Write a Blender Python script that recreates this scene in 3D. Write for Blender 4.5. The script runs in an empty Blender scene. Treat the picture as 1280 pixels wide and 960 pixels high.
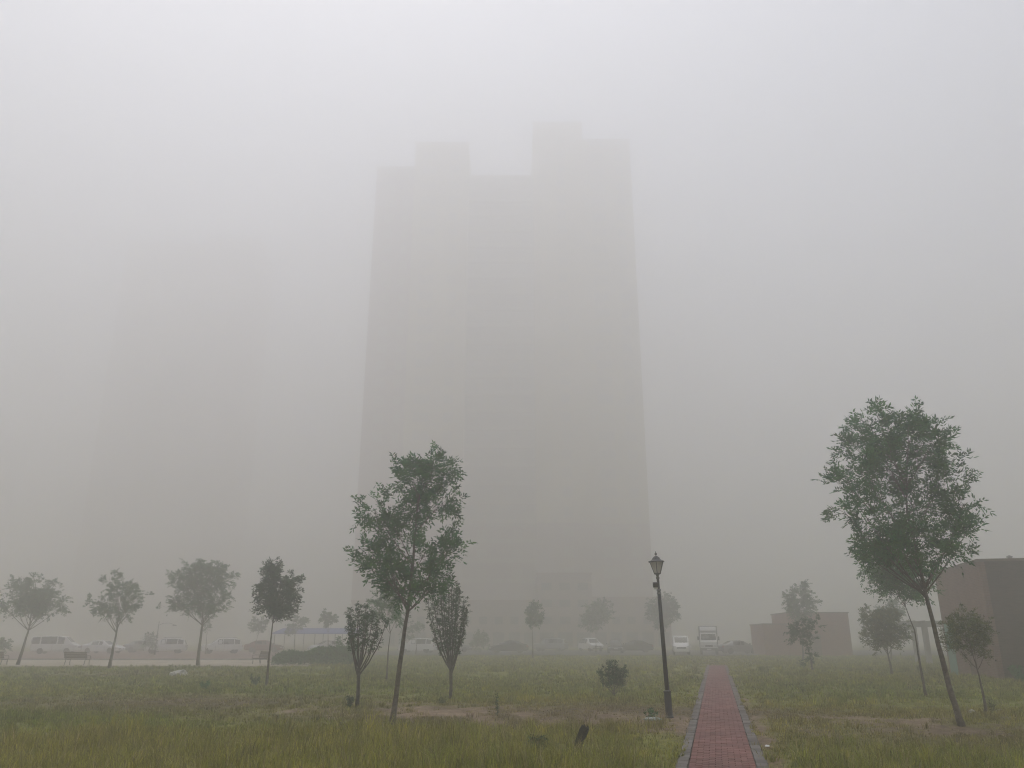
import bpy, bmesh, math, random
import numpy as np
from mathutils import Vector, Matrix

# ------------------------------------------------------------------ camera, sky, sun, exposure
scene = bpy.context.scene
R = math.radians
cam_data = bpy.data.cameras.new("camera")
cam = bpy.data.objects.new("camera", cam_data)
scene.collection.objects.link(cam)
cam.location = (0.0, 0.0, 1.9)
cam.rotation_euler = (R(90 + 17.79), 0, 0)
cam_data.sensor_width = 36.0
cam_data.lens = 36.0 * 985 / 1280
cam_data.clip_end = 3000
scene.camera = cam

SUN_EL, SUN_AZ = 77.0, -38.0
world = bpy.data.worlds.new("World")
scene.world = world
world.use_nodes = True
wn = world.node_tree
bg = wn.nodes["Background"]
sky = wn.nodes.new("ShaderNodeTexSky")
sky.sky_type = 'NISHITA'
sky.sun_disc = False
sky.sun_elevation = R(SUN_EL)
sky.sun_rotation = R(SUN_AZ)
sky.dust_density = 2.0
sky.air_density = 1.0
sky.ozone_density = 1.0
hsv = wn.nodes.new("ShaderNodeHueSaturation")      # overcast: the blue is washed out
hsv.inputs['Saturation'].default_value = 0.6
wn.links.new(sky.outputs[0], hsv.inputs['Color'])
wn.links.new(hsv.outputs[0], bg.inputs[0])
bg.inputs[1].default_value = 0.12

sun_data = bpy.data.lights.new("sun", 'SUN')
sun_data.energy = 0.7
sun_data.angle = R(40)
sun_data.color = (1.0, 0.975, 0.93)
sun = bpy.data.objects.new("sun", sun_data)
scene.collection.objects.link(sun)
az = R(SUN_AZ)
to_sun = Vector((math.sin(az) * math.cos(R(SUN_EL)), math.cos(az) * math.cos(R(SUN_EL)), math.sin(R(SUN_EL))))
sun.rotation_euler = (-to_sun).to_track_quat('-Z', 'Y').to_euler()
sun.location = (0, 0, 200)

scene.view_settings.view_transform = 'Standard'
scene.view_settings.look = 'None'
scene.view_settings.exposure = 1.0
scene.view_settings.gamma = 1.0
scene.view_settings.use_curve_mapping = False

scene.render.engine = 'CYCLES'
scene.cycles.use_denoising = True
scene.cycles.max_bounces = 10
scene.cycles.diffuse_bounces = 3
scene.cycles.glossy_bounces = 2
scene.cycles.transmission_bounces = 4
scene.cycles.volume_bounces = 6
scene.cycles.sample_clamp_indirect = 6.0
scene.cycles.use_adaptive_sampling = False
scene.cycles.filter_width = 1.15

HAZE_DENSITY = 0.0122
HAZE_ANISO = 0.65
HAZE_COLOR = (0.954, 0.942, 0.931)

rng = np.random.default_rng(7)
random.seed(7)
COL = scene.collection

# ------------------------------------------------------------------ helpers
def link(o, parent=None):
    COL.objects.link(o)
    if parent is not None:
        o.parent = parent
    return o

def tag(o, label=None, cat=None, group=None, kind=None):
    if label: o["label"] = label
    if cat: o["category"] = cat
    if group: o["group"] = group
    if kind: o["kind"] = kind
    return o

def empty(name, loc=(0, 0, 0), rz=0.0, rx=0.0, ry=0.0):
    o = bpy.data.objects.new(name, None)
    o.location = loc
    o.rotation_euler = (rx, ry, rz)
    o.empty_display_size = 0.2
    COL.objects.link(o)
    return o

class MB:
    """collects shapes, builds one mesh object"""
    def __init__(self):
        self.v, self.f, self.m = [], [], []
    def face(self, pts, m=0):
        b = len(self.v); self.v += [tuple(p) for p in pts]
        self.f.append(tuple(range(b, b + len(pts)))); self.m.append(m); return self
    def box(self, x0, x1, y0, y1, z0, z1, m=0, mat=None):
        c = [(x0,y0,z0),(x1,y0,z0),(x1,y1,z0),(x0,y1,z0),(x0,y0,z1),(x1,y0,z1),(x1,y1,z1),(x0,y1,z1)]
        if mat is not None: c = [tuple(mat @ Vector(p)) for p in c]
        b = len(self.v); self.v += c
        for q in ((0,3,2,1),(4,5,6,7),(0,1,5,4),(1,2,6,5),(2,3,7,6),(3,0,4,7)):
            self.f.append(tuple(b + i for i in q)); self.m.append(m)
        return self
    def tube(self, pts, rad, n=8, m=0, cap=True, wob=0.0):
        pts = [Vector(p) for p in pts]
        rings = []
        for i, p in enumerate(pts):
            d = (pts[min(i+1, len(pts)-1)] - pts[max(i-1, 0)]).normalized()
            a = Vector((1, 0, 0)) if abs(d.x) < .9 else Vector((0, 1, 0))
            u = d.cross(a).normalized(); w = d.cross(u).normalized()
            r = rad[i] if isinstance(rad, (list, tuple)) else rad
            ring = []
            for k in range(n):
                t = 2 * math.pi * k / n
                rr = r * (1 + wob * random.uniform(-1, 1))
                ring.append(len(self.v)); self.v.append(tuple(p + u * (rr * math.cos(t)) + w * (rr * math.sin(t))))
            rings.append(ring)
        for a, b in zip(rings, rings[1:]):
            for k in range(n):
                self.f.append((a[k], a[(k+1) % n], b[(k+1) % n], b[k])); self.m.append(m)
        if cap:
            self.f.append(tuple(reversed(rings[0]))); self.m.append(m)
            self.f.append(tuple(rings[-1])); self.m.append(m)
        return self
    def lathe(self, prof, n=16, m=0, axis='z', c=(0, 0, 0), phase=0.0):
        rings = []
        for r, h in prof:
            ring = []
            for k in range(n):
                t = 2 * math.pi * k / n + phase
                x, y = r * math.cos(t), r * math.sin(t)
                p = (x, y, h) if axis == 'z' else ((x, h, y) if axis == 'y' else (h, x, y))
                ring.append(len(self.v)); self.v.append((p[0]+c[0], p[1]+c[1], p[2]+c[2]))
            rings.append(ring)
        for a, b in zip(rings, rings[1:]):
            for k in range(n):
                self.f.append((a[k], a[(k+1) % n], b[(k+1) % n], b[k])); self.m.append(m)
        self.f.append(tuple(reversed(rings[0]))); self.m.append(m)
        self.f.append(tuple(rings[-1])); self.m.append(m)
        return self
    def mesh(self, name, mats, smooth=False, fix=True):
        me = bpy.data.meshes.new(name)
        me.from_pydata(self.v, [], self.f)
        for mm in (mats if isinstance(mats, (list, tuple)) else [mats]): me.materials.append(mm)
        me.polygons.foreach_set('material_index', self.m)
        if fix:
            bm = bmesh.new(); bm.from_mesh(me)
            bmesh.ops.recalc_face_normals(bm, faces=bm.faces)
            bm.to_mesh(me); bm.free()
        if smooth: me.polygons.foreach_set('use_smooth', [True] * len(me.polygons))
        me.update()
        return me
    def build(self, name, mats, parent=None, smooth=False, bevel=0.0, loc=None):
        o = bpy.data.objects.new(name, self.mesh(name, mats, smooth))
        link(o, parent)
        if loc is not None: o.location = loc
        if bevel > 0:
            b = o.modifiers.new('bevel', 'BEVEL'); b.width = bevel; b.segments = 2; b.limit_method = 'ANGLE'
            b.angle_limit = R(35)
        return o

def copy_obj(src, name, parent=None, loc=None, rot=None):
    o = bpy.data.objects.new(name, src.data)
    link(o, parent)
    if loc is not None: o.location = loc
    if rot is not None: o.rotation_euler = rot
    return o

def np_mesh(name, verts, counts, loops, mat, cols=None, smooth=False):
    """verts (n,3), face sizes, flat loop indices"""
    me = bpy.data.meshes.new(name)
    me.vertices.add(len(verts)); me.vertices.foreach_set('co', np.ascontiguousarray(verts, dtype=np.float32).ravel())
    me.loops.add(len(loops)); me.loops.foreach_set('vertex_index', np.ascontiguousarray(loops, dtype=np.int32))
    starts = np.zeros(len(counts), np.int32); starts[1:] = np.cumsum(counts)[:-1]
    me.polygons.add(len(counts)); me.polygons.foreach_set('loop_start', starts)
    if smooth: me.polygons.foreach_set('use_smooth', np.ones(len(counts), dtype=bool))
    if cols is not None:
        at = me.color_attributes.new('tint', 'FLOAT_COLOR', 'POINT')
        c4 = np.ones((len(verts), 4), np.float32); c4[:, :3] = cols
        at.data.foreach_set('color', c4.ravel())
    if mat: me.materials.append(mat)
    me.update(calc_edges=True); me.validate()
    return me

# value noise shared by the ground, the soil patches and the grass
_LAT = np.random.default_rng(3).random((256, 256))
def vnoise(x, y, s, off=0):
    x = np.asarray(x, float) / s + off * 17.3; y = np.asarray(y, float) / s + off * 9.1
    xi = np.floor(x).astype(int); yi = np.floor(y).astype(int)
    fx = x - xi; fy = y - yi
    fx = fx * fx * (3 - 2 * fx); fy = fy * fy * (3 - 2 * fy)
    g = lambda a, b: _LAT[a & 255, b & 255]
    return (g(xi, yi)*(1-fx)+g(xi+1, yi)*fx)*(1-fy) + (g(xi, yi+1)*(1-fx)+g(xi+1, yi+1)*fx)*fy
def fbm(x, y, s, off=0):
    return (vnoise(x, y, s, off) + .5*vnoise(x, y, s/2, off+1) + .25*vnoise(x, y, s/4, off+2)) / 1.75

# ------------------------------------------------------------------ materials
def mat_new(name):
    m = bpy.data.materials.new(name); m.use_nodes = True
    nt = m.node_tree; b = nt.nodes['Principled BSDF']
    return m, nt, b

def mat(name, col, rough=.7, var=.15, scale=8.0, bump=0.0, metal=0.0, col2=None, detail=4, spec=.4, bscale=None, coord='Object'):
    m, nt, b = mat_new(name)
    tc = nt.nodes.new('ShaderNodeTexCoord')
    nz = nt.nodes.new('ShaderNodeTexNoise'); nz.inputs['Scale'].default_value = scale; nz.inputs['Detail'].default_value = detail
    nt.links.new(tc.outputs[coord], nz.inputs['Vector'])
    rp = nt.nodes.new('ShaderNodeValToRGB')
    c2 = col2 if col2 else tuple(min(1, c * (1 + var)) for c in col)
    c1 = tuple(c * (1 - var) for c in col) if not col2 else col
    rp.color_ramp.elements[0].position = .32; rp.color_ramp.elements[1].position = .68
    rp.color_ramp.elements[0].color = (*c1, 1); rp.color_ramp.elements[1].color = (*c2, 1)
    nt.links.new(nz.outputs['Fac'], rp.inputs[0])
    nt.links.new(rp.outputs[0], b.inputs['Base Color'])
    b.inputs['Roughness'].default_value = rough; b.inputs['Metallic'].default_value = metal
    b.inputs['Specular IOR Level'].default_value = spec
    if bump:
        bp = nt.nodes.new('ShaderNodeBump'); bp.inputs['Strength'].default_value = bump; bp.inputs['Distance'].default_value = .02
        n2 = nt.nodes.new('ShaderNodeTexNoise'); n2.inputs['Scale'].default_value = bscale or scale * 4; n2.inputs['Detail'].default_value = 5
        nt.links.new(tc.outputs[coord], n2.inputs['Vector'])
        nt.links.new(n2.outputs['Fac'], bp.inputs['Height']); nt.links.new(bp.outputs[0], b.inputs['Normal'])
    return m

def mat_leaf(name, col, trans=.35, attr=True):
    m, nt, b = mat_new(name)
    nt.nodes.remove(b)
    out = nt.nodes['Material Output']
    d = nt.nodes.new('ShaderNodeBsdfDiffuse'); t = nt.nodes.new('ShaderNodeBsdfTranslucent')
    mx = nt.nodes.new('ShaderNodeMixShader'); mx.inputs[0].default_value = trans
    g = nt.nodes.new('ShaderNodeBsdfGlossy'); g.inputs['Roughness'].default_value = .45; g.inputs['Color'].default_value = (.8, .85, .9, 1)
    mg = nt.nodes.new('ShaderNodeMixShader'); mg.inputs[0].default_value = .035
    if attr:
        a = nt.nodes.new('ShaderNodeAttribute'); a.attribute_name = 'tint'
        mu = nt.nodes.new('ShaderNodeMix'); mu.data_type = 'RGBA'; mu.blend_type = 'MULTIPLY'; mu.inputs[0].default_value = 1
        mu.inputs[6].default_value = (*col, 1)
        nt.links.new(a.outputs['Color'], mu.inputs[7]); src = mu.outputs[2]
    else:
        ge = nt.nodes.new('ShaderNodeRGB'); ge.outputs[0].default_value = (*col, 1); src = ge.outputs[0]
    hs = nt.nodes.new('ShaderNodeHueSaturation'); hs.inputs['Value'].default_value = 1.3; hs.inputs['Saturation'].default_value = 1.1
    nt.links.new(src, hs.inputs['Color']); nt.links.new(src, d.inputs['Color']); nt.links.new(hs.outputs[0], t.inputs['Color'])
    nt.links.new(d.outputs[0], mx.inputs[1]); nt.links.new(t.outputs[0], mx.inputs[2])
    nt.links.new(mx.outputs[0], mg.inputs[1]); nt.links.new(g.outputs[0], mg.inputs[2])
    nt.links.new(mg.outputs[0], out.inputs['Surface'])
    return m

def mat_brickwall(name, c1, c2, mortar, scale=1.0):
    m, nt, b = mat_new(name)
    tc = nt.nodes.new('ShaderNodeTexCoord')
    # brick courses run with height: use (x+y, z)
    sx = nt.nodes.new('ShaderNodeSeparateXYZ'); nt.links.new(tc.outputs['Object'], sx.inputs[0])
    ad = nt.nodes.new('ShaderNodeMath'); ad.operation = 'ADD'
    nt.links.new(sx.outputs['X'], ad.inputs[0]); nt.links.new(sx.outputs['Y'], ad.inputs[1])
    cb = nt.nodes.new('ShaderNodeCombineXYZ'); nt.links.new(ad.outputs[0], cb.inputs['X']); nt.links.new(sx.outputs['Z'], cb.inputs['Y'])
    bt = nt.nodes.new('ShaderNodeTexBrick')
    bt.inputs['Scale'].default_value = scale
    bt.inputs['Brick Width'].default_value = .25; bt.inputs['Row Height'].default_value = .0725; bt.inputs['Mortar Size'].default_value = .008
    bt.inputs['Color1'].default_value = (*c1, 1); bt.inputs['Color2'].default_value = (*c2, 1); bt.inputs['Mortar'].default_value = (*mortar, 1)
    nt.links.new(cb.outputs[0], bt.inputs['Vector'])
    nz = nt.nodes.new('ShaderNodeTexNoise'); nz.inputs['Scale'].default_value = .9; nz.inputs['Detail'].default_value = 6
    nt.links.new(tc.outputs['Object'], nz.inputs['Vector'])
    mr = nt.nodes.new('ShaderNodeMapRange'); mr.inputs['To Min'].default_value = .72; mr.inputs['To Max'].default_value = 1.22
    nt.links.new(nz.outputs['Fac'], mr.inputs[0])
    mu = nt.nodes.new('ShaderNodeMix'); mu.data_type = 'RGBA'; mu.blend_type = 'MULTIPLY'; mu.inputs[0].default_value = 1
    nt.links.new(bt.outputs['Color'], mu.inputs[6]); nt.links.new(mr.outputs[0], mu.inputs[7])
    nt.links.new(mu.outputs[2], b.inputs['Base Color'])
    bp = nt.nodes.new('ShaderNodeBump'); bp.inputs['Strength'].default_value = .5; bp.inputs['Distance'].default_value = .01; bp.invert = True
    nt.links.new(bt.outputs['Fac'], bp.inputs['Height']); nt.links.new(bp.outputs[0], b.inputs['Normal'])
    b.inputs['Roughness'].default_value = .9; b.inputs['Specular IOR Level'].default_value = .2
    return m

def mat_paver(name, c1, c2, rough=.85):
    """every paver its own shade: random per object and per mesh island"""
    m, nt, b = mat_new(name)
    oi = nt.nodes.new('ShaderNodeObjectInfo'); ge = nt.nodes.new('ShaderNodeNewGeometry')
    ad = nt.nodes.new('ShaderNodeMath'); ad.operation = 'ADD'
    nt.links.new(oi.outputs['Random'], ad.inputs[0]); nt.links.new(ge.outputs['Random Per Island'], ad.inputs[1])
    fr = nt.nodes.new('ShaderNodeMath'); fr.operation = 'FRACT'; nt.links.new(ad.outputs[0], fr.inputs[0])
    rp = nt.nodes.new('ShaderNodeValToRGB'); rp.color_ramp.elements[0].color = (*c1, 1); rp.color_ramp.elements[1].color = (*c2, 1)
    nt.links.new(fr.outputs[0], rp.inputs[0])
    nz = nt.nodes.new('ShaderNodeTexNoise'); nz.inputs['Scale'].default_value = 1.1; nz.inputs['Detail'].default_value = 10; nz.inputs['Roughness'].default_value = .65
    ps = nt.nodes.new('ShaderNodeNewGeometry'); nt.links.new(ps.outputs['Position'], nz.inputs['Vector'])
    mr = nt.nodes.new('ShaderNodeMapRange'); mr.inputs['From Min'].default_value = .3; mr.inputs['From Max'].default_value = .7; mr.inputs['To Min'].default_value = .55; mr.inputs['To Max'].default_value = 1.3
    nt.links.new(nz.outputs['Fac'], mr.inputs[0])
    mu = nt.nodes.new('ShaderNodeMix'); mu.data_type = 'RGBA'; mu.blend_type = 'MULTIPLY'; mu.inputs[0].default_value = 1
    nt.links.new(rp.outputs[0], mu.inputs[6]); nt.links.new(mr.outputs[0], mu.inputs[7])
    nt.links.new(mu.outputs[2], b.inputs['Base Color'])
    b.inputs['Roughness'].default_value = rough; b.inputs['Specular IOR Level'].default_value = .3
    return m

M = {}
M['bark'] = mat('bark', (.075, .060, .048), .95, col2=(.17, .145, .12), scale=14, bump=.8, bscale=40)
M['bark_dark'] = mat('bark_dark', (.05, .042, .036), .95, col2=(.11, .095, .08), scale=14, bump=.6)
M['leaf'] = mat_leaf('ash_leaf', (.052, .136, .042))
M['leaf_dark'] = mat_leaf('dark_leaf', (.030, .072, .024), .25)
M['leaf_dry'] = mat_leaf('dull_leaf', (.100, .122, .042), .3)
M['leaf_pale'] = mat_leaf('pale_leaf', (.058, .115, .045), .35)
M['grass'] = mat_leaf('grass_blades', (1, 1, 1), .35)
M['black_metal'] = mat('black_metal', (.018, .018, .019), .45, .25, 20, spec=.5)
M['grey_metal'] = mat('grey_metal', (.20, .20, .20), .5, .15, 10, metal=.5)
M['lamp_glass'] = mat('frosted_glass', (.42, .40, .36), .35, .1, 6)
M['white_plastic'] = mat('white_plastic', (.7, .7, .68), .4, .05)
M['car_white'] = mat('white_paint', (.72, .72, .72), .22, .04, 2, spec=.6)
M['car_silver'] = mat('silver_paint', (.35, .36, .37), .25, .05, 2, metal=.4)
M['car_dark'] = mat('dark_paint', (.03, .032, .036), .2, .1, 2, spec=.6)
M['car_red'] = mat('maroon_paint', (.15, .02, .02), .25, .1, 2, spec=.6)
M['car_glass'] = mat('tinted_glass', (.02, .024, .028), .08, .1, 1, spec=.8)
M['tyre'] = mat('tyre_rubber', (.02, .02, .02), .85, .2)
M['rim'] = mat('wheel_rim', (.4, .4, .42), .35, .1, metal=.7)
M['head'] = mat('headlight_lens', (.55, .56, .58), .1, .05, spec=.8)
M['tail'] = mat('tail_light_lens', (.25, .02, .015), .2, .1)
M['wood'] = mat('weathered_wood', (.10, .065, .045), .8, .35, 18, .3)
M['stone'] = mat('pale_stone', (.42, .41, .38), .9, .2, 6, .6)
M['bag'] = mat('plastic_film', (.26, .31, .29), .4, .15, 10)
M['stump'] = mat('charred_wood', (.012, .011, .010), .95, .5, 20, .9)
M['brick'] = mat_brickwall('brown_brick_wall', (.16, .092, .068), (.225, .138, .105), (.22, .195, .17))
M['brick_far'] = mat_brickwall('red_brick_wall', (.24, .11, .085), (.30, .15, .115), (.26, .22, .2))
M['coping'] = mat('coping_stone', (.16, .12, .10), .9, .2, 3, .3)
M['concrete'] = mat('concrete', (.34, .33, .31), .9, .15, 1.5, .3)
M['pave'] = mat('pale_paving', (.30, .255, .19), .9, col2=(.44, .385, .30), scale=.7, bump=.2)
M['kerb'] = mat('kerb_concrete', (.38, .37, .35), .9, .2, 3, .3)
M['parking'] = mat('brown_brick_paving', (.15, .095, .075), .9, col2=(.22, .14, .115), scale=.8)
M['asphalt'] = mat('asphalt', (.05, .05, .052), .9, .25, 4)
M['tower_wall'] = mat('cream_render', (.40, .335, .155), .9, .10, .15)
M['tower_wall2'] = mat('grey_render', (.26, .25, .16), .9, .10, .15)
M['tower_pink'] = mat('pinkish_stone', (.27, .165, .135), .9, .12, .3)
M['tower_band'] = mat('pale_band', (.34, .31, .20), .85, .08, .5)
M['tower_red'] = mat('reddish_render', (.40, .26, .25), .9, .1, .15)
M['win_frame'] = mat('window_frame', (.36, .31, .18), .5, .05)
M['win_glass'] = mat('window_glass', (.26, .235, .15), .3, .1, 1, spec=.8)
M['blue_roof'] = mat('blue_sheet_roof', (.06, .10, .32), .5, .15, 2)
M['green_door'] = mat('green_glass_door', (.22, .38, .33), .2, .1, 1)
M['paver_red'] = mat_paver('red_paver', (.165, .076, .068), (.230, .118, .104))
M['paver_grey'] = mat_paver('grey_kerbstone', (.105, .097, .088), (.170, .158, .146))
M['sand'] = mat('joint_sand', (.10, .085, .07), .95, .3, 20)

M['brick_dark'] = mat_brickwall('darker_brick', (.075, .055, .046), (.115, .085, .070), (.10, .09, .08))
M['shop_wall'] = mat('pinkish_brown_stone', (.25, .175, .155), .9, .15, .3)
M['tower_dark'] = mat('dark_podium_stone', (.13, .10, .09), .9, .12, .3)
TREES = {
  'ash_left': ((-2.75, 19.55), [(0.0, 0.0), (0.09, 0.94), (0.19, 2.01), (0.29, 2.78), (0.35, 3.68), (0.39, 4.84), (0.53, 5.85)], [(0.83, 5.95, 0.6, 0.49), (0.24, 5.72, 0.54, 0.53), (1.05, 5.24, 0.54, 0.55), (0.5, 5.0, 0.64, 0.6), (-0.67, 4.96, 0.6, 0.48), (-0.17, 4.55, 0.59, 0.55), (-0.66, 3.81, 0.55, 0.58), (-0.16, 3.45, 0.58, 0.5), (1.32, 4.1, 0.41, 0.49), (0.6, 3.87, 0.59, 0.58), (0.91, 3.26, 0.5, 0.42), (0.21, 3.02, 0.54, 0.3)]),
  'ash_right': ((9.85, 18.72), [(0.0, 0), (-0.11, 0.69), (-0.22, 1.75), (-0.32, 2.88), (-0.37, 3.79), (-0.41, 4.72), (-0.41, 5.68)], [(-0.37, 6.77, 0.55, 0.61), (0.23, 6.35, 0.66, 0.73), (0.55, 5.68, 0.58, 0.75), (-1.24, 6.43, 0.58, 0.57), (-1.27, 6.87, 0.2, 0.33), (-1.66, 5.58, 0.54, 0.59), (-1.81, 4.72, 0.49, 0.53), (-0.8, 5.68, 0.81, 0.83), (-0.15, 4.91, 0.88, 0.77), (0.85, 4.87, 0.53, 0.61), (-1.5, 4.06, 0.56, 0.49), (0.57, 4.12, 0.53, 0.52), (-0.66, 4.06, 0.83, 0.6), (-0.19, 3.71, 0.56, 0.41), (-1.16, 3.75, 0.41, 0.33)]),
  'ash_behind': ((13.6, 27.77), [(0.0, 0.0), (-0.03, 0.99), (-0.12, 2.1), (-0.25, 3.01)], [(-0.25, 4.1, 0.94, 0.7), (-0.9, 4.37, 0.61, 0.54), (-0.05, 3.46, 0.55, 0.43), (-0.67, 3.67, 0.6, 0.43), (0.43, 4.02, 0.61, 0.54)]),
  'small_right': ((12.2, 21.89), [(0.0, 0.0), (0.01, 0.6), (-0.06, 1.14), (-0.12, 1.52)], [(-0.17, 2.06, 0.55, 0.49), (-0.54, 1.76, 0.38, 0.3), (0.18, 2.02, 0.36, 0.53), (-0.09, 2.43, 0.51, 0.25), (0.14, 1.58, 0.25, 0.28), (-0.55, 2.18, 0.25, 0.29)]),
  'round_mid': ((20.17, 44.53), [(0.0, 0), (-0.04, 0.6), (-0.09, 1.17), (-0.13, 1.74)], [(-0.09, 2.35, 1.04, 0.91), (-0.74, 2.89, 0.61, 0.63), (0.67, 2.23, 0.69, 0.7), (-0.23, 1.65, 0.86, 0.49), (-0.56, 2.06, 0.78, 0.49), (0.23, 3.06, 0.61, 0.5)]),
  'round_mid_far': ((31.53, 69.41), [(0.0, 0), (0.17, 1.64), (0.32, 2.61)], [(0.45, 3.96, 1.22, 1.05), (0.94, 4.55, 0.68, 0.59)]),
  'low_mid': ((17.05, 47.52), [(0.0, 0), (-0.02, 0.6), (-0.09, 1.2), (-0.17, 1.73)], [(-0.3, 2.16, 0.92, 0.79), (0.09, 1.59, 0.64, 0.57), (-0.77, 2.47, 0.55, 0.53), (0.2, 2.51, 0.55, 0.53), (-0.06, 0.69, 0.36, 0.39)]),
  'low_mid_far': ((24.21, 69.41), [(0.0, 0), (0.12, 1.64), (0.26, 2.93)], [(0.41, 4.88, 1.43, 1.12), (0.16, 3.83, 1.29, 0.78), (0.59, 5.87, 0.96, 0.6), (-0.44, 4.55, 0.75, 0.66), (1.25, 5.01, 0.68, 0.86)]),
  'tree_behind_ash': ((-5.8, 38.83), [(0.0, 0.0), (0.02, 1.22), (0.08, 2.19)], [(-0.09, 3.49, 0.99, 0.89), (-0.65, 3.13, 0.61, 0.66), (0.42, 3.02, 0.45, 0.59), (-0.24, 4.12, 0.69, 0.6)]),
  'dark_leaf': ((-9.88, 33.9), [(0.0, 0.0), (0.01, 1.62), (0.02, 2.56), (0.03, 3.52)], [(0.12, 3.61, 0.87, 0.91), (-0.16, 4.52, 0.44, 0.49), (-0.34, 3.2, 0.5, 0.42), (0.66, 3.94, 0.37, 0.62), (0.32, 2.88, 0.6, 0.32), (0.66, 3.2, 0.43, 0.45), (-0.47, 3.84, 0.37, 0.32)]),
  'row_a': ((-21.19, 56.4), [(0.0, 0.0), (-0.04, 1.69), (-0.03, 2.94), (-0.28, 4.59)], [(-0.46, 5.12, 1.55, 1.19), (-1.49, 5.83, 0.89, 0.98), (0.56, 5.94, 1.12, 0.98), (-1.9, 4.27, 1.05, 0.53), (1.42, 4.7, 0.83, 0.43), (-0.15, 3.95, 1.32, 0.69), (-0.52, 6.59, 0.9, 0.55)]),
  'row_b': ((-25.74, 53.54), [(0.0, 0.0), (0.05, 1.31), (0.15, 2.39), (0.1, 3.69)], [(-0.05, 4.71, 1.26, 0.77), (-1.15, 4.0, 0.84, 0.61), (1.06, 4.66, 0.79, 0.56), (-0.39, 5.53, 0.58, 0.41), (-0.27, 3.39, 1.04, 0.45), (0.9, 3.95, 0.68, 0.4)]),
  'row_c': ((-34.25, 57.95), [(0.0, 0.0), (0.17, 1.42), (0.34, 2.65), (0.28, 3.84)], [(0.13, 4.66, 1.48, 0.88), (-1.26, 5.38, 0.63, 0.67), (1.3, 4.5, 1.08, 0.72), (0.29, 5.66, 0.8, 0.5), (-1.28, 4.0, 0.91, 0.55), (0.31, 3.68, 1.47, 0.49), (1.76, 3.84, 0.74, 0.44)]),
  'far_a': ((-29.3, 94.43), [(0.0, 0.0), (0.26, 1.99)], [(0.5, 3.3, 1.19, 0.97), (-0.2, 2.95, 0.82, 0.7), (0.91, 3.74, 0.64, 0.71)]),
  'far_b': ((-24.67, 94.43), [(0.0, 0.0), (-0.1, 2.25)], [(-0.2, 3.47, 1.19, 1.15), (0.4, 4.0, 0.74, 0.71), (-0.8, 2.95, 0.73, 0.61)]),
  'far_c': ((-19.12, 86.61), [(0.0, 0), (-0.17, 2.38)], [(-0.19, 3.83, 1.01, 0.89), (-0.72, 4.15, 0.68, 0.65), (0.33, 3.58, 0.67, 0.73)]),
  'far_d': ((1.92, 77.06), [(0.0, 0), (0.02, 2.75)], [(0.03, 3.9, 0.9, 1.01), (-0.11, 4.63, 0.68, 0.65), (0.4, 3.61, 0.6, 0.65)]),
  'far_e': ((10.48, 103.82), [(0.0, 0.0), (0.07, 2.28)], [(0.15, 4.6, 1.72, 1.95), (-0.88, 3.92, 1.21, 1.17), (1.19, 5.38, 1.12, 1.18)]),
  'far_f': ((17.86, 98.9), [(0.0, 0), (0.14, 2.45)], [(0.29, 5.03, 1.83, 2.06), (-0.71, 4.29, 1.16, 1.3), (1.38, 5.4, 1.06, 1.31)]),
  'far_g': ((-10.88, 94.43), [(0.0, 0.0), (0.03, 1.73)], [(0.07, 3.12, 0.73, 1.32), (-1.18, 2.25, 0.82, 0.79)]),
  'far_h': ((-34.74, 94.43), [(0.0, 0.0), (-0.14, 1.99)], [(-0.3, 3.3, 0.73, 0.7), (0.12, 3.65, 0.46, 0.53)]),
  'bush_far': ((-3.99, 103.82), [(0.0, 0.0), (-0.0, 0.38)], [(-0.02, 1.52, 1.1, 1.15), (0.59, 1.23, 0.7, 0.86), (-0.61, 1.04, 0.7, 0.76)]),
  'bush_far2': ((-41.0, 94.43), [(0.0, 0.0), (-0.05, 0.34)], [(-0.31, 1.55, 0.91, 0.87), (0.29, 1.21, 0.64, 0.69)]),
  'bush_far3': ((-45.39, 74.33), [(0.0, 0), (-0.11, 0.54)], [(-0.37, 1.49, 0.86, 0.96), (0.14, 1.08, 0.5, 0.61)]),
}

# ------------------------------------------------------------------ layout in metres
ANG = R(13.82)                                   # the footpath and the brick building share this heading
U = np.array((math.sin(ANG), math.cos(ANG)))     # along the footpath
W = np.array((math.cos(ANG), -math.sin(ANG)))    # across it, to the right
P0 = np.array((3.20, 13.2))
def path_lat(x, y):
    return (x - P0[0]) * W[0] + (y - P0[1]) * W[1]
def path_lon(x, y):
    return (x - P0[0]) * U[0] + (y - P0[1]) * U[1]
HALF = .68
PATH0, PATH1 = -7.0, 46.0

def ell(x, y, cx, cy, rx, ry):
    return np.exp(-(((x - cx) / rx) ** 2 + ((y - cy) / ry) ** 2))

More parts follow.
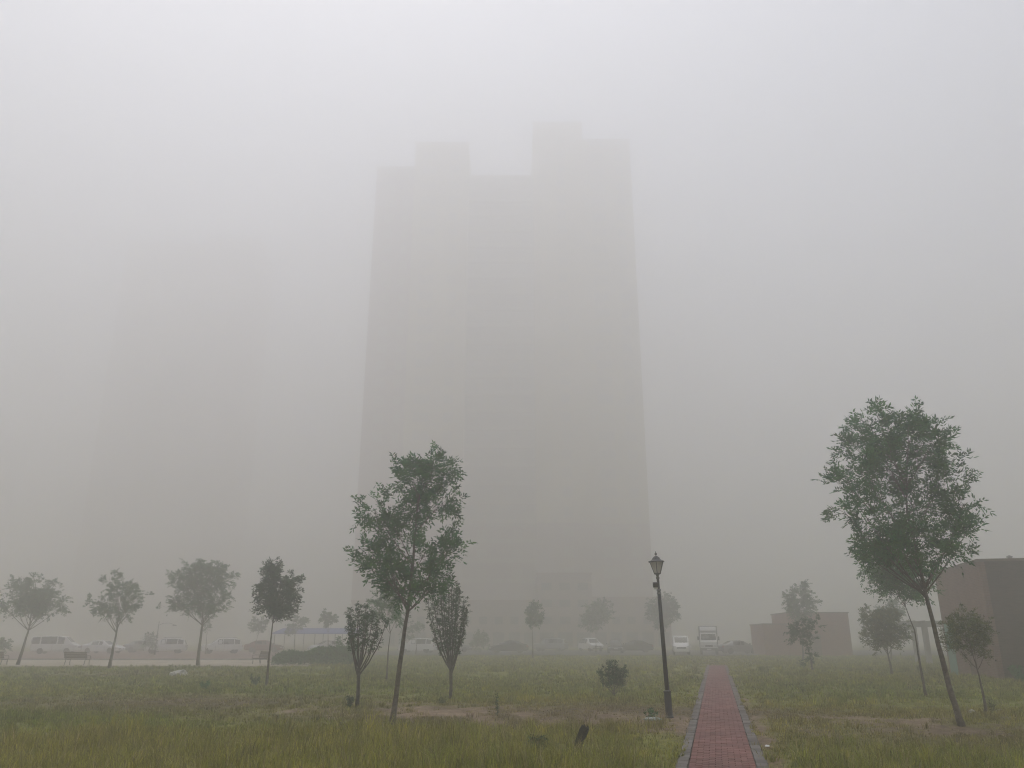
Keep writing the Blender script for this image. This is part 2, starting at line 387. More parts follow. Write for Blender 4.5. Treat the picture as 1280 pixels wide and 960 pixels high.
def soil(x, y):
    x = np.asarray(x, float); y = np.asarray(y, float)
    s = 1.15 * ell(x, y, -2.2, 22.6, 2.5, 2.9) + .85 * ell(x, y, 2.6, 19.7, 2.0, 1.5) + .6 * ell(x, y, .5, 21.6, 1.6, .9)
    s += .80 * ell(x, y, 8.2, 19.6, 3.1, 2.6) + .9 * ell(x, y, 4.35, 20.9, .6, .35) + .55 * ell(x, y, 10.8, 17.6, 2.2, 1.0)
    s += .35 * ell(x, y, -5.5, 22.0, 2.5, 1.0)
    la, lo = path_lat(x, y), path_lon(x, y)
    s += 1.0 * np.exp(-((la - .82) / .16) ** 2) * (lo < 6.5) + .5 * np.exp(-((la - .8) / .12) ** 2) * (lo >= 6.5) * (lo < 18) + .55 * np.exp(-((la + .78) / .1) ** 2) * (lo < 20)
    n = fbm(x, y, 1.3, 4)
    n2 = .6*vnoise(x, y, .55, 8) + .4*vnoise(x, y, .25, 18)
    return np.clip((s - .36) * 1.35 + (n - .5) * 2.4 + (n2 - .5) * 2.0, 0, 1) * np.clip((s - .08)*6, 0, 1)

def brown(x, y):
    b = .95 * ell(x, y, -9.5, 25.2, 6.0, 2.2) + .5 * ell(x, y, -4, 20.8, 5, 1.2) + .5 * ell(x, y, 6, 23, 4, 2) + .6 * ell(x, y, 2.5, 22.5, 3.5, 3) + .5 * ell(x, y, 8.5, 19.5, 4, 3.5)
    b += .5 * ell(x, y, -20, 44, 4, 3) + .35 * ell(x, y, 12, 17, 5, 2)
    return np.clip(b + (fbm(x, y, 3, 6) - .45) * 1.1 * (b > .05), 0, 1)

def gz(x, y):
    """height of the lawn: gentle bumps, level beside the footpath and under the buildings"""
    x = np.asarray(x, float); y = np.asarray(y, float)
    f = np.clip((np.abs(path_lat(x, y)) - .9) / 2.0, 0, 1) * np.clip((50 - y) / 8, 0, 1)
    return f * ((fbm(x, y, 5.0, 2) - .5) * .22 + (fbm(x, y, 1.2, 9) - .5) * .06)
def g1(x, y): return float(gz(x, y))

# ------------------------------------------------------------------ ground
def axis(parts):
    a = [np.arange(p, q, s) for p, q, s in parts]
    return np.unique(np.round(np.concatenate(a), 4))
gx = axis([(-600, -60, 30), (-60, -20, 1.0), (-20, 20, .16), (20, 60, 1.0), (60, 601, 30)])
gy = axis([(-600, 0, 30), (0, 11, .5), (11, 30, .16), (30, 60, .5), (60, 120, 2), (120, 601, 30)])
XX, YY = np.meshgrid(gx, gy)
ZZ = gz(XX, YY)
SS = soil(XX, YY); ZZ = ZZ + SS*(vnoise(XX, YY, .22, 51) - .55)*.07*(np.abs(path_lat(XX, YY)) > .9)
la = path_lat(XX, YY); lo = path_lon(XX, YY)
ZZ = np.where((np.abs(la) < HALF + .1) & (lo > PATH0 - .5) & (lo < PATH1 + .5), -.05, ZZ)
nx, ny = len(gx), len(gy)
gv = np.stack([XX, YY, ZZ], -1).reshape(-1, 3)
ii = (np.arange(ny - 1)[:, None] * nx + np.arange(nx - 1)[None, :]).ravel()
gl = np.stack([ii, ii + 1, ii + 1 + nx, ii + nx], 1).ravel()
S_ = soil(gv[:, 0], gv[:, 1])[:, None]; B_ = brown(gv[:, 0], gv[:, 1])[:, None]
n_ = fbm(gv[:, 0], gv[:, 1], .8, 11)[:, None]; n3 = fbm(gv[:, 0], gv[:, 1], 7, 12)[:, None]
lawn = np.array((.170, .174, .042)) * (.75 + .5 * n3); soilc = np.array((.205, .150, .105)) * (.6 + .8 * n_); brownc = np.array((.125, .098, .055)) * (.8 + .4 * n_)
gcol = lawn * (1 - B_) + brownc * B_; gcol = gcol * (1 - S_) + soilc * S_
m, nt, b = mat_new('lawn_soil')
a = nt.nodes.new('ShaderNodeAttribute'); a.attribute_name = 'tint'
tc = nt.nodes.new('ShaderNodeTexCoord')
nz = nt.nodes.new('ShaderNodeTexNoise'); nz.inputs['Scale'].default_value = 4.5; nz.inputs['Detail'].default_value = 10; nz.inputs['Roughness'].default_value = .7
nt.links.new(tc.outputs['Object'], nz.inputs['Vector'])
mr = nt.nodes.new('ShaderNodeMapRange'); mr.inputs['From Min'].default_value = .3; mr.inputs['From Max'].default_value = .7; mr.inputs['To Min'].default_value = .45; mr.inputs['To Max'].default_value = 1.5; nt.links.new(nz.outputs['Fac'], mr.inputs[0])
mu = nt.nodes.new('ShaderNodeMix'); mu.data_type = 'RGBA'; mu.blend_type = 'MULTIPLY'; mu.inputs[0].default_value = 1
nt.links.new(a.outputs['Color'], mu.inputs[6]); nt.links.new(mr.outputs[0], mu.inputs[7]); nt.links.new(mu.outputs[2], b.inputs['Base Color'])
bp = nt.nodes.new('ShaderNodeBump'); bp.inputs['Strength'].default_value = .6; bp.inputs['Distance'].default_value = .05
nt.links.new(nz.outputs['Fac'], bp.inputs['Height']); nt.links.new(bp.outputs[0], b.inputs['Normal'])
b.inputs['Roughness'].default_value = .95; b.inputs['Specular IOR Level'].default_value = .1
M['ground'] = m
ground = link(bpy.data.objects.new('ground', np_mesh('ground', gv, np.full(len(ii), 4), gl, m, gcol, True)))
tag(ground, 'foggy lawn of rough grass with bare soil patches', kind='structure')

# pale paving beyond the lawn, with a kerb, and the brown brick parking ground behind it
def sheet(name, pts, z, mt, label, thick=.12):
    mb = MB(); n = len(pts)
    mb.face([(x, y, z) for x, y in pts])
    for k in range(n):
        x0, y0 = pts[k]; x1, y1 = pts[(k + 1) % n]
        mb.face([(x0, y0, z - thick), (x1, y1, z - thick), (x1, y1, z), (x0, y0, z)])
    o = mb.build(name, mt); tag(o, label, kind='structure'); return o
sheet('pavement', [(-58, 54.0), (-13.6, 55.4), (-16.0, 69.5), (-66, 69.5)], .06, M['pave'], 'pale paved walk in front of the parked cars')
pk = MB(); pk.box(-66, -15.0, 69.6, 69.8, -.05, .17)
tag(pk.build('kerb', M['kerb']), 'low concrete kerb along the pale walk', kind='structure')
sheet('parking_ground', [(-80, 70.0), (-17.0, 70.0), (-17.0, 113.0), (-90, 113.0)], .05, M['parking'], 'brown brick parking ground under the white cars')
sheet('road', [(-16.8, 90.0), (60, 86.0), (60, 122.0), (-16.8, 122.0)], .045, M['asphalt'], 'grey road in front of the tower')

# ------------------------------------------------------------------ footpath of red bricks between grey edging stones
path = MB()
def P(la_, lo_, z): return (P0[0] + W[0]*la_ + U[0]*lo_, P0[1] + W[1]*la_ + U[1]*lo_, z)
path.face([P(-HALF-.02, PATH0, -.004), P(HALF+.02, PATH0, -.004), P(HALF+.02, PATH1, -.004), P(-HALF-.02, PATH1, -.004)])
pob = path.build('footpath', M['sand']); tag(pob, 'straight red brick footpath with grey stone edging', kind='structure')
def brick_mesh(name, lx, ly, h, mt, n_=1):
    mb = MB(); e = .006
    b0 = [(-lx/2, -ly/2, 0), (lx/2, -ly/2, 0), (lx/2, ly/2, 0), (-lx/2, ly/2, 0)]
    mb.v += [(x, y, -.03) for x, y, _ in b0] + [(x, y, h - e) for x, y, _ in b0] + [(x*(1-2*e/lx), y*(1-2*e/ly), h) for x, y, _ in b0]
    for k in range(4):
        j = (k+1) % 4
        mb.f += [(k, j, 4+j, 4+k), (4+k, 4+j, 8+j, 8+k)]
    mb.f.append((8, 9, 10, 11)); mb.m = [0]*len(mb.f)
    return mb.mesh(name, mt)
bw, bl = .20, .10
bm_full = brick_mesh('brick', bw - .007, bl - .007, .022, M['paver_red'])
bm_half = brick_mesh('half_brick', bw/2 - .007, bl - .007, .022, M['paver_red'])
bm_edge = brick_mesh('edging_stone', .165, .325, .034, M['paver_grey'])
row = 0; nb = 0; far_v, far_f = [], []
lo_ = PATH0
while lo_ < PATH1:
    xs = [-.4 + .2*k for k in range(5)] if row % 2 == 0 else [-.45, -.3, -.1, .1, .3, .45]
    for k, xx in enumerate(xs):
        half = row % 2 == 1 and k in (0, 5)
        me = bm_half if half else bm_full
        dz = random.uniform(-.004, .004) + .010*math.sin(lo_*.7 + xx*2); tl = random.uniform(-.012, .012); ta = random.uniform(-.012, .012)
        near = -.4 < lo_ and nb < 300
        if near:
            o = bpy.data.objects.new('brick', me); link(o, pob); o.location = P(xx, lo_, dz); o.rotation_euler = (tl, ta, -ANG); nb += 1
        else:
            mt = Matrix.Translation(P(xx, lo_, dz)) @ Matrix.Rotation(-ANG, 4, 'Z') @ Matrix.Rotation(tl, 4, 'X') @ Matrix.Rotation(ta, 4, 'Y')
            b0 = len(far_v); far_v += [tuple(mt @ v.co) for v in me.vertices]
            far_f += [tuple(b0 + i for i in p.vertices) for p in me.polygons]
    row += 1; lo_ += bl
me = bpy.data.meshes.new('brick_paving'); me.from_pydata(far_v, [], far_f); me.materials.append(M['paver_red'])
tag(link(bpy.data.objects.new('brick_paving', me), pob), kind='stuff')
for sd in (-1, 1):
    lo_ = PATH0 + .17
    while lo_ < PATH1 + .1:
        o = bpy.data.objects.new('edging_stone', bm_edge); link(o, pob)
        o.location = P(sd*(.592 + random.uniform(-.006, .006)), lo_, random.uniform(-.004, .006)); o.rotation_euler = (random.uniform(-.01, .01), random.uniform(-.015, .015), -ANG + random.uniform(-.012, .012))
        lo_ += .335

# ------------------------------------------------------------------ grass: uncountable blades, one object
def blades(n_per_m2, y0, y1, wfun, seg, seed, marg=2.5, tufts=False):
    g = np.random.default_rng(seed)
    hw = lambda y: .70 * y + marg
    area = .70 * (y1**2 - y0**2) + 2 * marg * (y1 - y0)
    nc = int(area * n_per_m2 / 10)
    yy = np.sqrt(g.random(nc) * (y1**2 - y0**2) + y0**2); xx = (g.random(nc)*2 - 1) * hw(yy)
    k = g.integers(5, 16, nc) if not tufts else g.integers(25, 60, nc)
    if tufts: nc_h = .8 + 1.5*g.random(nc)**2; nc_r = g.uniform(.5, 1.7, nc)
    cx = np.repeat(xx, k); cy = np.repeat(yy, k)
    tuft = np.repeat(g.random(nc), k); tuftv = np.repeat(np.clip(np.exp(g.normal(0, .28, nc)), .5, 1.6), k); tufth = np.repeat(.55 + 1.0*g.random(nc)**2.2, k) if not tufts else np.repeat(nc_h, k)
    N = len(cx); ang = g.random(N)*2*math.pi; rr = np.abs(g.normal(0, .055, N)) * (1 if y1 < 30 else 1.8)
    if tufts: rr = rr*np.repeat(nc_r, k)
    x = cx + rr*np.cos(ang); y = cy + rr*np.sin(ang)
    s = soil(x, y); bro = brown(x, y); lat = np.abs(path_lat(x, y)); lon = path_lon(x, y)
    keep = (g.random(N) > s*.72 - .03)
    if tufts: keep = np.repeat(g.random(nc), k) > .45*s; s = s*.25
    keep &= ~((lat < HALF - (.14 if tufts else .035) + .09*vnoise(x, y, .3, 41)) & (lon > PATH0) & (lon < PATH1))
    keep &= ~((y > 55.2 + 3.2*(fbm(x, y, 2.5, 30) - .4) - .02*(x + 30)) & (x < -13.8 - (y - 56) * .2)) & ~((y > 86) & (x > -17))
    edge = .62 + .38*fbm(x, y, .5, 21)
    patch = fbm(x, y, 2.2, 15); big = fbm(x, y, 9, 16)
    if not tufts: keep &= g.random(N) < np.clip(-.15 + 1.7*patch + .5*vnoise(x, y, .45, 33), .12, 1)
    x, y, s, bro, ang, tuft, tuftv, tufth, patch, big, lat = [q[keep] for q in (x, y, s, bro, ang, tuft, tuftv, tufth, patch, big, lat)]
    N = len(x)
    near = np.clip((18.3 + 9*(big-.5) + 4*(patch-.5) - y) / 3.0, 0, 1) * np.clip(1 - (x - 3.5)/14, .55, 1)
    h = (.11 + .10*near + .05*np.clip((y-30)/20, 0, 1)) * (.55 + .9*patch) * tufth * (1 - .5*bro) * (1 - .80*s) * g.uniform(.6, 1.25, N)
    h *= np.where(lat < 1.1, .65, 1)
    straw = g.random(N) < (.06 + .10*near + .18*s + .15*bro)
    h = np.where(straw, h*1.2, h)
    # colours of the plants themselves
    c_yel = np.array((.270, .245, .050)); c_grn = np.array((.130, .172, .026)); c_dry = np.array((.400, .330, .170)); c_brn = np.array((.170, .125, .060)); c_far = np.array((.200, .206, .048))
    f = np.clip(tuft*.7 + (big-.5)*1.6 + .25*near + (x > 5)*.1, 0, 1)[:, None]
    c = c_grn*(1-f) + c_yel*f
    fr = np.clip((y - 26)/14, 0, .7)[:, None]; c = c*(1-fr) + c_far*fr
    bb = (bro*.8)[:, None]; c = c*(1-bb) + c_brn*bb
    c = np.where((straw | (g.random(N) < s*.6))[:, None], c_dry*g.uniform(.5, 1.1, (N, 1)), c*tuftv[:, None]) * g.uniform(.6, 1.4, (N, 1))
    w = wfun(y) * g.uniform(.6, 1.3, N) * np.where(straw, .6, 1)
    a2 = g.random(N)*2*math.pi
    side = np.stack([np.cos(a2), np.sin(a2), np.zeros(N)], 1)
    ln = ang + g.normal(0, .9, N); lean = g.uniform(.1, 1.0, N)
    ld = np.stack([np.cos(ln), np.sin(ln), np.zeros(N)], 1)
    base = np.stack([x, y, gz(x, y) - .01], 1); up = np.array((0, 0, 1.))
    w = w[:, None]; hh = h[:, None]; le = lean[:, None]
    if seg == 2:
        mid = base + up*hh*.6 + ld*hh*le*.28
        tip = base + up*hh*(1 - .28*le) + ld*hh*le*.85
        V = np.stack([base - side*w/2, base + side*w/2, mid - side*w*.4, mid + side*w*.4, tip], 1).reshape(-1, 3)
        i0 = np.arange(N)*5
        Lp = np.stack([i0, i0+1, i0+3, i0+2, i0+2, i0+3, i0+4], 1).ravel()
        cn = np.tile([4, 3], N); C = np.repeat(c, 5, 0)
    else:
        tip = base + up*hh*(1 - .2*le) + ld*hh*le*.6
        V = np.stack([base - side*w/2, base + side*w/2, tip], 1).reshape(-1, 3)
        Lp = np.arange(N*3); cn = np.full(N, 3); C = np.repeat(c, 3, 0)
    return V, cn, Lp, C
chunks = [blades(34, 11.0, 30.0, lambda y: .0085 + .0003*(y-11), 2, 5, 2.0, True), blades(9, 30.0, 50.0, lambda y: .03, 2, 6, 1.0, True), blades(820, 10.0, 17.0, lambda y: .0095, 2, 1), blades(520, 17.0, 24.0, lambda y: .0125, 2, 2),
          blades(190, 24.0, 42.0, lambda y: .0012*y - .012, 2, 3, 1.5), blades(48, 42.0, 90.0, lambda y: .0013*y - .01, 1, 4, 1.0)]
off = 0; Vs, Cn, Ls, Cs = [], [], [], []
for V, cn, Lp, C in chunks:
    Vs.append(V); Cn.append(cn); Ls.append(Lp + off); Cs.append(C); off += len(V)
go = link(bpy.data.objects.new('grass', np_mesh('grass', np.concatenate(Vs), np.concatenate(Cn), np.concatenate(Ls), M['grass'], np.concatenate(Cs))))
tag(go, 'rough uncut grass growing over the lawn', 'grass', kind='stuff')
print('grass tris', sum(len(c) for c in Cn), 'blades')

# ------------------------------------------------------------------ trees
def leaf_sprays(pos, dirs, L, leaflets, ll, lw, g, tint=.4, droop=.3):
    """compound leaves: a rachis with pairs of rhombic leaflets, all in one array"""
    n = len(pos)
    u = dirs / np.linalg.norm(dirs, axis=1, keepdims=True)
    r = g.normal(size=(n, 3)); v = np.cross(u, r); v /= np.linalg.norm(v, axis=1, keepdims=True)
    # keep leaf blades mostly level so that the light from above catches them
    v[:, 2] *= .5; v /= np.linalg.norm(v, axis=1, keepdims=True)
    nn = np.cross(u, v)
    Lr = L * g.uniform(.65, 1.25, n)[:, None]
    base_t = g.uniform(1 - tint, 1 + tint, (n, 1)) * np.array((1, 1, 1.)) + g.normal(0, .16, (n, 1)) * np.array((1.3, .5, -.3))
    V, C = [], []
    np_ = (leaflets - 1) // 2
    items = [(1.0, 0)] + [(t, s) for t in np.linspace(.3, .88, np_) for s in (-1, 1)]
    for t, s in items:
        o = pos + u * Lr * t - np.array((0, 0, 1.)) * Lr * droop * t * t
        a = g.uniform(.6, 1.1, (n, 1)) if s else g.normal(0, .2, (n, 1))
        d = u * np.cos(a) + v * np.sin(a) * (s if s else 1) - np.array((0, 0, 1.)) * g.uniform(-.15, .55, (n, 1))
        d /= np.linalg.norm(d, axis=1, keepdims=True)
        q = np.cross(d, nn + g.normal(0, .45, (n, 3))); q /= np.linalg.norm(q, axis=1, keepdims=True)
        l = ll * g.uniform(.7, 1.25, (n, 1)); w = lw * g.uniform(.75, 1.2, (n, 1))
        V.append(np.stack([o, o + d*l*.45 + q*w*.5, o + d*l, o + d*l*.45 - q*w*.5], 1))
        C.append(np.repeat((base_t * g.uniform(.85, 1.15, (n, 1)))[:, None, :], 4, 1))
    V = np.concatenate(V).reshape(-1, 3); C = np.concatenate(C).reshape(-1, 3)
    return V, np.clip(C, .3, 2)

def leaf_mesh(name, V, C, mt):
    n = len(V) // 4
    return np_mesh(name, V, np.full(n, 4), np.arange(n*4), mt, C)

def bez(a, b, c, t):
    return a*(1-t)**2 + b*(2*t*(1-t)) + c*t*t

def make_tree(key, name, label, cat='tree', leaf='leaf', bark='bark', r0=.09, fork=None, dens=60, L=.24, leaflets=7, ll=.085, lw=.034,
              seed=1, group=None, depth=.75, clump=9, twig=True, bare=.0, stems=1, reach=1.0):
    (X, Y), trunk, lobes = TREES[key]
    g = np.random.default_rng(seed); random.seed(seed)
    root = empty(name, (X, Y, g1(X, Y) - .02)); tag(root, label, cat, group)
    tp = [Vector((x, 0, z)) for x, z in trunk]
    top = tp[-1].z; fz = fork if fork is not None else top*.6
    for i, p in enumerate(tp[1:], 1): p.y += g.normal(0, .02)*p.z
    # densify the trunk
    pts = []
    for a, b in zip(tp, tp[1:]):
        for k in range(3): pts.append(a.lerp(b, k/3) + Vector((g.normal(0, r0*.08), g.normal(0, r0*.08), 0)))
    pts.append(tp[-1])
    rad = [max(r0*(1 - .82*(p.z/max(top, .01))**.9), r0*.16) * (1 + .22*math.exp(-p.z/(r0*2.0))) for p in pts]
    mb = MB(); mb.tube(pts, rad, 9, wob=.06)
    def trunk_at(z):
        for a, b in zip(pts, pts[1:]):
            if b.z >= z: 
                t = (z - a.z)/max(b.z - a.z, 1e-6); return a.lerp(b, max(0, min(1, t)))
        return pts[-1].copy()
    cxm = np.mean([l[0] for l in lobes]); half = max(abs(l[0]-cxm) + l[2] for l in lobes)
    vol = [l[2]*l[3]*(l[2]+l[3])/2 for l in lobes]
    apos, adir = [], []
    for (cx, cz, rx, rz), v in zip(lobes, vol):
        ry = (rx + rz)/2
        room = math.sqrt(max(half**2 - (cx-cxm)**2, 0))*depth
        nsub = max(1, int(round(room/ry)))
        for sdeep in range(nsub):
            cy = 0 if nsub == 1 else (sdeep/(nsub-1)*2 - 1)*max(room - ry, 0)
            cy += g.normal(0, .15*ry)
            c = Vector((cx, cy, cz))
            lat = math.hypot(cx - trunk_at(cz).x, cy)
            za = min(max(fz, cz - rz*.3 - lat*1.25), top*.98)
            za = max(fz*.98, min(za + g.uniform(-.1, .1)*top*.3, cz - .15*rz))
            a = trunk_at(za)
            mid = a.lerp(c, .5) + Vector((g.normal(0, .06), g.normal(0, .06), -.05)) * rx + Vector((0, 0, -.10*lat))
            lr = max(r0*.36*(1 - .5*za/max(top, .1)), .008)
            limb = [bez(a, mid, c, t/5) for t in range(6)]
            mb.tube(limb, [lr*(1 - .78*t/5) for t in range(6)], 5, cap=False)
            n = max(3, int(dens * 4.19*rx*ry*rz / clump * 2.2))
            d = g.normal(size=(n, 3)); d /= np.linalg.norm(d, axis=1, keepdims=True)
            rr = g.random(n)**(1/2.4)*reach
            cl = np.array(c) + d*rr[:, None]*np.array((rx, ry, rz))
            for k in range(n):
                e = Vector(cl[k])
                if twig:
                    s = limb[g.integers(2, 6)]
                    m2 = s.lerp(e, .55) + Vector(g.normal(0, .05*rx, 3))
                    mb.tube([s, m2, e], [lr*.3, lr*.2, lr*.1 + .0015], 3, cap=False)
                    if g.random() < bare: continue
                k2 = int(clump*g.uniform(.5, 1.5)) + 1
                # leaves stand along the outer twig
                tt = g.random(k2)**.6
                base = np.array(s if twig else c); seg = np.array(e) - base
                p = base + seg*(.45 + .6*tt)[:, None] + g.normal(0, .05*rx + .02, (k2, 3))
                dr = seg/ (np.linalg.norm(seg) + 1e-6) + g.normal(0, .75, (k2, 3)) + np.array((0, 0, .25)) + d[k]*.4
                apos.append(p); adir.append(dr)
    mb.build('trunk', M[bark], root, smooth=True)
    pos = np.concatenate(apos); dr = np.concatenate(adir)
    V, C = leaf_sprays(pos, dr, L, leaflets, ll, lw, g)
    link(bpy.data.objects.new('crown', leaf_mesh('crown', V, C, M[leaf])), root)
    return root, len(V)//2

tris = 0
def T(*a, **k):
    global tris
    r, n = make_tree(*a, **k); tris += n
    return r
T('ash_left', 'ash_tree', 'tall slender ash leaning over the bare soil patch, left of the lamp post', r0=.068, fork=2.55, dens=82, L=.25, ll=.11, lw=.04, seed=11, clump=9, depth=.55, reach=.93)
T('ash_right', 'ash_tree', 'largest tree, broad leafy ash with leaning trunk beside the brown brick building', r0=.072, fork=2.75, dens=60, L=.25, ll=.11, lw=.04, seed=12, clump=9, depth=.6, reach=.86)
T('ash_behind', 'ash_tree', 'thin leaning tree half hidden behind the largest ash on the right', r0=.052, fork=2.9, dens=95, L=.26, ll=.115, lw=.045, seed=13)
T('small_right', 'young_tree', 'small dull-leaved tree with forked trunk close against the brown brick wall', leaf='leaf_dry', r0=.045, fork=1.0, dens=270, L=.15, leaflets=7, ll=.07, lw=.018, seed=14)
T('round_mid', 'young_tree', 'low round bushy tree standing left of the thin leaning trunk', leaf='leaf_dry', r0=.075, fork=.85, dens=60, L=.22, ll=.11, lw=.05, seed=15)
T('round_mid_far', 'young_tree', 'pale tree peeping out behind the low round bushy tree', leaf='leaf_pale', r0=.08, fork=2.2, dens=20, L=.3, ll=.15, lw=.07, seed=16, twig=True)
T('low_mid', 'young_tree', 'small dark tree with leafy trunk in front of the distant brick sheds', leaf='leaf_dark', r0=.07, fork=.7, dens=40, L=.22, ll=.11, lw=.05, seed=17)
T('low_mid_far', 'young_tree', 'pale tree rising directly above the small dark tree by the brick sheds', leaf='leaf_pale', r0=.09, fork=2.6, dens=22, L=.3, ll=.15, lw=.07, seed=18)
T('tree_behind_ash', 'young_tree', 'hazy thin-trunked tree standing behind the tall slender ash', leaf='leaf', r0=.055, fork=2.1, dens=40, L=.22, ll=.1, lw=.045, seed=19)
T('dark_leaf', 'young_tree', 'dark egg-shaped tree on a thin straight trunk beside the third bench', leaf='leaf_dark', r0=.055, fork=2.45, dens=150, L=.17, leaflets=5, ll=.105, lw=.05, seed=20, clump=8)
T('row_a', 'roadside_tree', 'broadest of the three hazy trees along the pale walk, nearest the dark tree', leaf='leaf_pale', r0=.13, fork=2.7, dens=24, L=.3, ll=.14, lw=.06, seed=21, group='trees along the pale walk')
T('row_b', 'roadside_tree', 'middle one of the three hazy trees along the pale walk', leaf='leaf_pale', r0=.11, fork=2.2, dens=26, L=.3, ll=.14, lw=.06, seed=22, group='trees along the pale walk')
T('row_c', 'roadside_tree', 'leftmost of the three hazy trees along the pale walk', leaf='leaf_pale', r0=.12, fork=2.4, dens=24, L=.3, ll=.14, lw=.06, seed=23, group='trees along the pale walk')
far = dict(leaf='leaf_pale', r0=.09, dens=14, L=.34, ll=.2, lw=.09, group='faint trees in the fog')
T('far_a', 'fog_tree', 'faint tree left of the dark egg-shaped tree, above the third bench', seed=31, fork=1.8, **far)
T('far_b', 'fog_tree', 'faint tree in front of the blue canopy, nearer the dark tree', seed=32, fork=2.0, **far)
T('far_c', 'fog_tree', 'faint tree in front of the right end of the blue canopy', seed=33, fork=2.2, **far)
T('far_d', 'fog_tree', 'faint round-headed tree on a thin trunk before the tower centre', seed=34, fork=2.6, **{**far, 'dens': 26})
T('far_e', 'fog_tree', 'very faint wide tree at the foot of the tower right wing', seed=35, fork=2.0, **far)
T('far_f', 'fog_tree', 'faint tree behind the lamp post, left of the white minivan', seed=36, fork=2.2, **far)
T('far_g', 'fog_tree', 'faint narrow tree between the slender ash and the middle vase-shaped tree', seed=37, fork=1.5, **far)
T('far_h', 'fog_tree', 'faint small tree directly behind the broadest roadside tree', seed=38, fork=1.8, **far)
bush = dict(cat='bush', leaf='leaf_pale', r0=.05, fork=.2, dens=22, L=.3, ll=.17, lw=.08, group='faint bushes in the fog')
T('bush_far', 'fog_bush', 'faint round bush in the fog at the tower foot', seed=41, **bush)
T('bush_far2', 'fog_bush', 'faint bush beside the distant thin street lamp', seed=42, **bush)
T('bush_far3', 'fog_bush', 'faint bush at the left edge beyond the leftmost bench', seed=43, **bush)

# upright vase-shaped trees: a short trunk and a sheaf of stems clothed in small leaves
def vase_tree(name, label, X, Y, fork, stems, r0, leafy, seed, ll=.05, cat='tree', group='upright vase-shaped trees on the lawn', nl=25, rs=.021):
    """stems: (dx at the tip, dy, height); leafy: height share where leaves begin"""
    global tris
    g = np.random.default_rng(seed); random.seed(seed)
    root = empty(name, (X, Y, g1(X, Y) - .02)); tag(root, label, cat, group)
    mb = MB()
    mb.tube([(0, 0, 0), (.01, 0, fork*.5), (-.01, .01, fork), (-.01, .01, fork*1.12)], [r0*1.25, r0, r0*.95, r0*.8], 9, wob=.08)
    pos, dr = [], []
    for dx, dy, h in stems:
        a = Vector((g.normal(0, r0*.4), g.normal(0, r0*.4), fork*g.uniform(.9, 1.08))); e = Vector((dx, dy, h))
        mid = Vector((dx*.80 + g.normal(0, .02), dy*.80, fork + (h - fork)*.38))
        pl = [bez(a, mid, e, t/8) + Vector(g.normal(0, .008, 3)) for t in range(9)]
        mb.tube(pl, [rs*(1 - .8*t/8) + .002 for t in range(9)], 5, cap=False)
        # short side shoots with leaves
        for _ in range(int(nl*(h - fork))):
            t = leafy + (1.02 - leafy)*g.random()**.75
            p = bez(a, mid, e, min(t, 1)) 
            d = Vector((g.normal(), g.normal(), g.uniform(.2, 1.4))).normalized()
            q = p + d*g.uniform(.03, .13)
            mb.tube([p, q], [.003, .0015], 3, cap=False)
            k = g.integers(2, 6)
            pp = np.array(p) + np.array(q - p)*g.uniform(.3, 1.15, (k, 1))
            pos.append(pp + g.normal(0, .012, (k, 3))); dr.append(np.array(d) + g.normal(0, .6, (k, 3)))
    mb.build('trunk', M['bark_dark'], root, smooth=True)
    V, C = leaf_sprays(np.concatenate(pos), np.concatenate(dr), .05, 3, ll, ll*.5, g)
    tris += len(V)//2
    link(bpy.data.objects.new('crown', leaf_mesh('crown', V, C, M['leaf_dark'])), root)
random.seed(5)
st = [(-.42, .1, 2.45), (-.30, -.2, 2.62), (-.16, .2, 2.72), (-.05, -.15, 2.60), (.08, .1, 2.70), (.16, -.2, 2.45), (.30, .15, 2.55), (.52, -.05, 2.42), (.68, .1, 2.32), (-.2, -.3, 2.3), (.1, .35, 2.4), (.4, .25, 2.2), (-.33, .28, 2.2)]
vase_tree('vase_tree', 'half-bare vase-shaped tree left of the slender ash', -4.3, 23.54, .92, st, .05, .42, 51)
st = [(-.80, .1, 3.05), (-.62, -.25, 3.3), (-.45, .3, 3.55), (-.30, -.35, 3.7), (-.16, .1, 3.85), (-.02, -.2, 3.8), (.10, .3, 3.55), (.22, -.1, 3.35), (.36, .2, 3.1), (.48, -.05, 2.9), (-.5, -.1, 3.0), (-.25, .35, 3.2), (.05, -.4, 3.1), (.3, .35, 2.8), (-.7, .25, 2.7), (.12, .05, 3.3), (-.38, 0, 3.4), (.42, -.25, 2.6)]
vase_tree('vase_tree', 'leafy vase-shaped tree right of the slender ash', -1.92, 26.41, .90, st, .05, .25, 52)

vase_tree('shrub', 'small dark leafy shrub alone on the lawn left of the lamp post', 3.5, 28.89, .07, [(-.48, .05, .86), (-.30, -.15, .96), (-.12, .1, 1.12), (.02, -.12, 1.08), (.18, .1, .88), (.36, -.05, .94), (.46, .1, .82), (-.38, .2, .7), (.1, .25, .9), (-.2, -.25, .85), (.28, .22, .7), (-.05, .0, .95)], .025, .35, 53, .062, 'shrub', None, 30, .010)

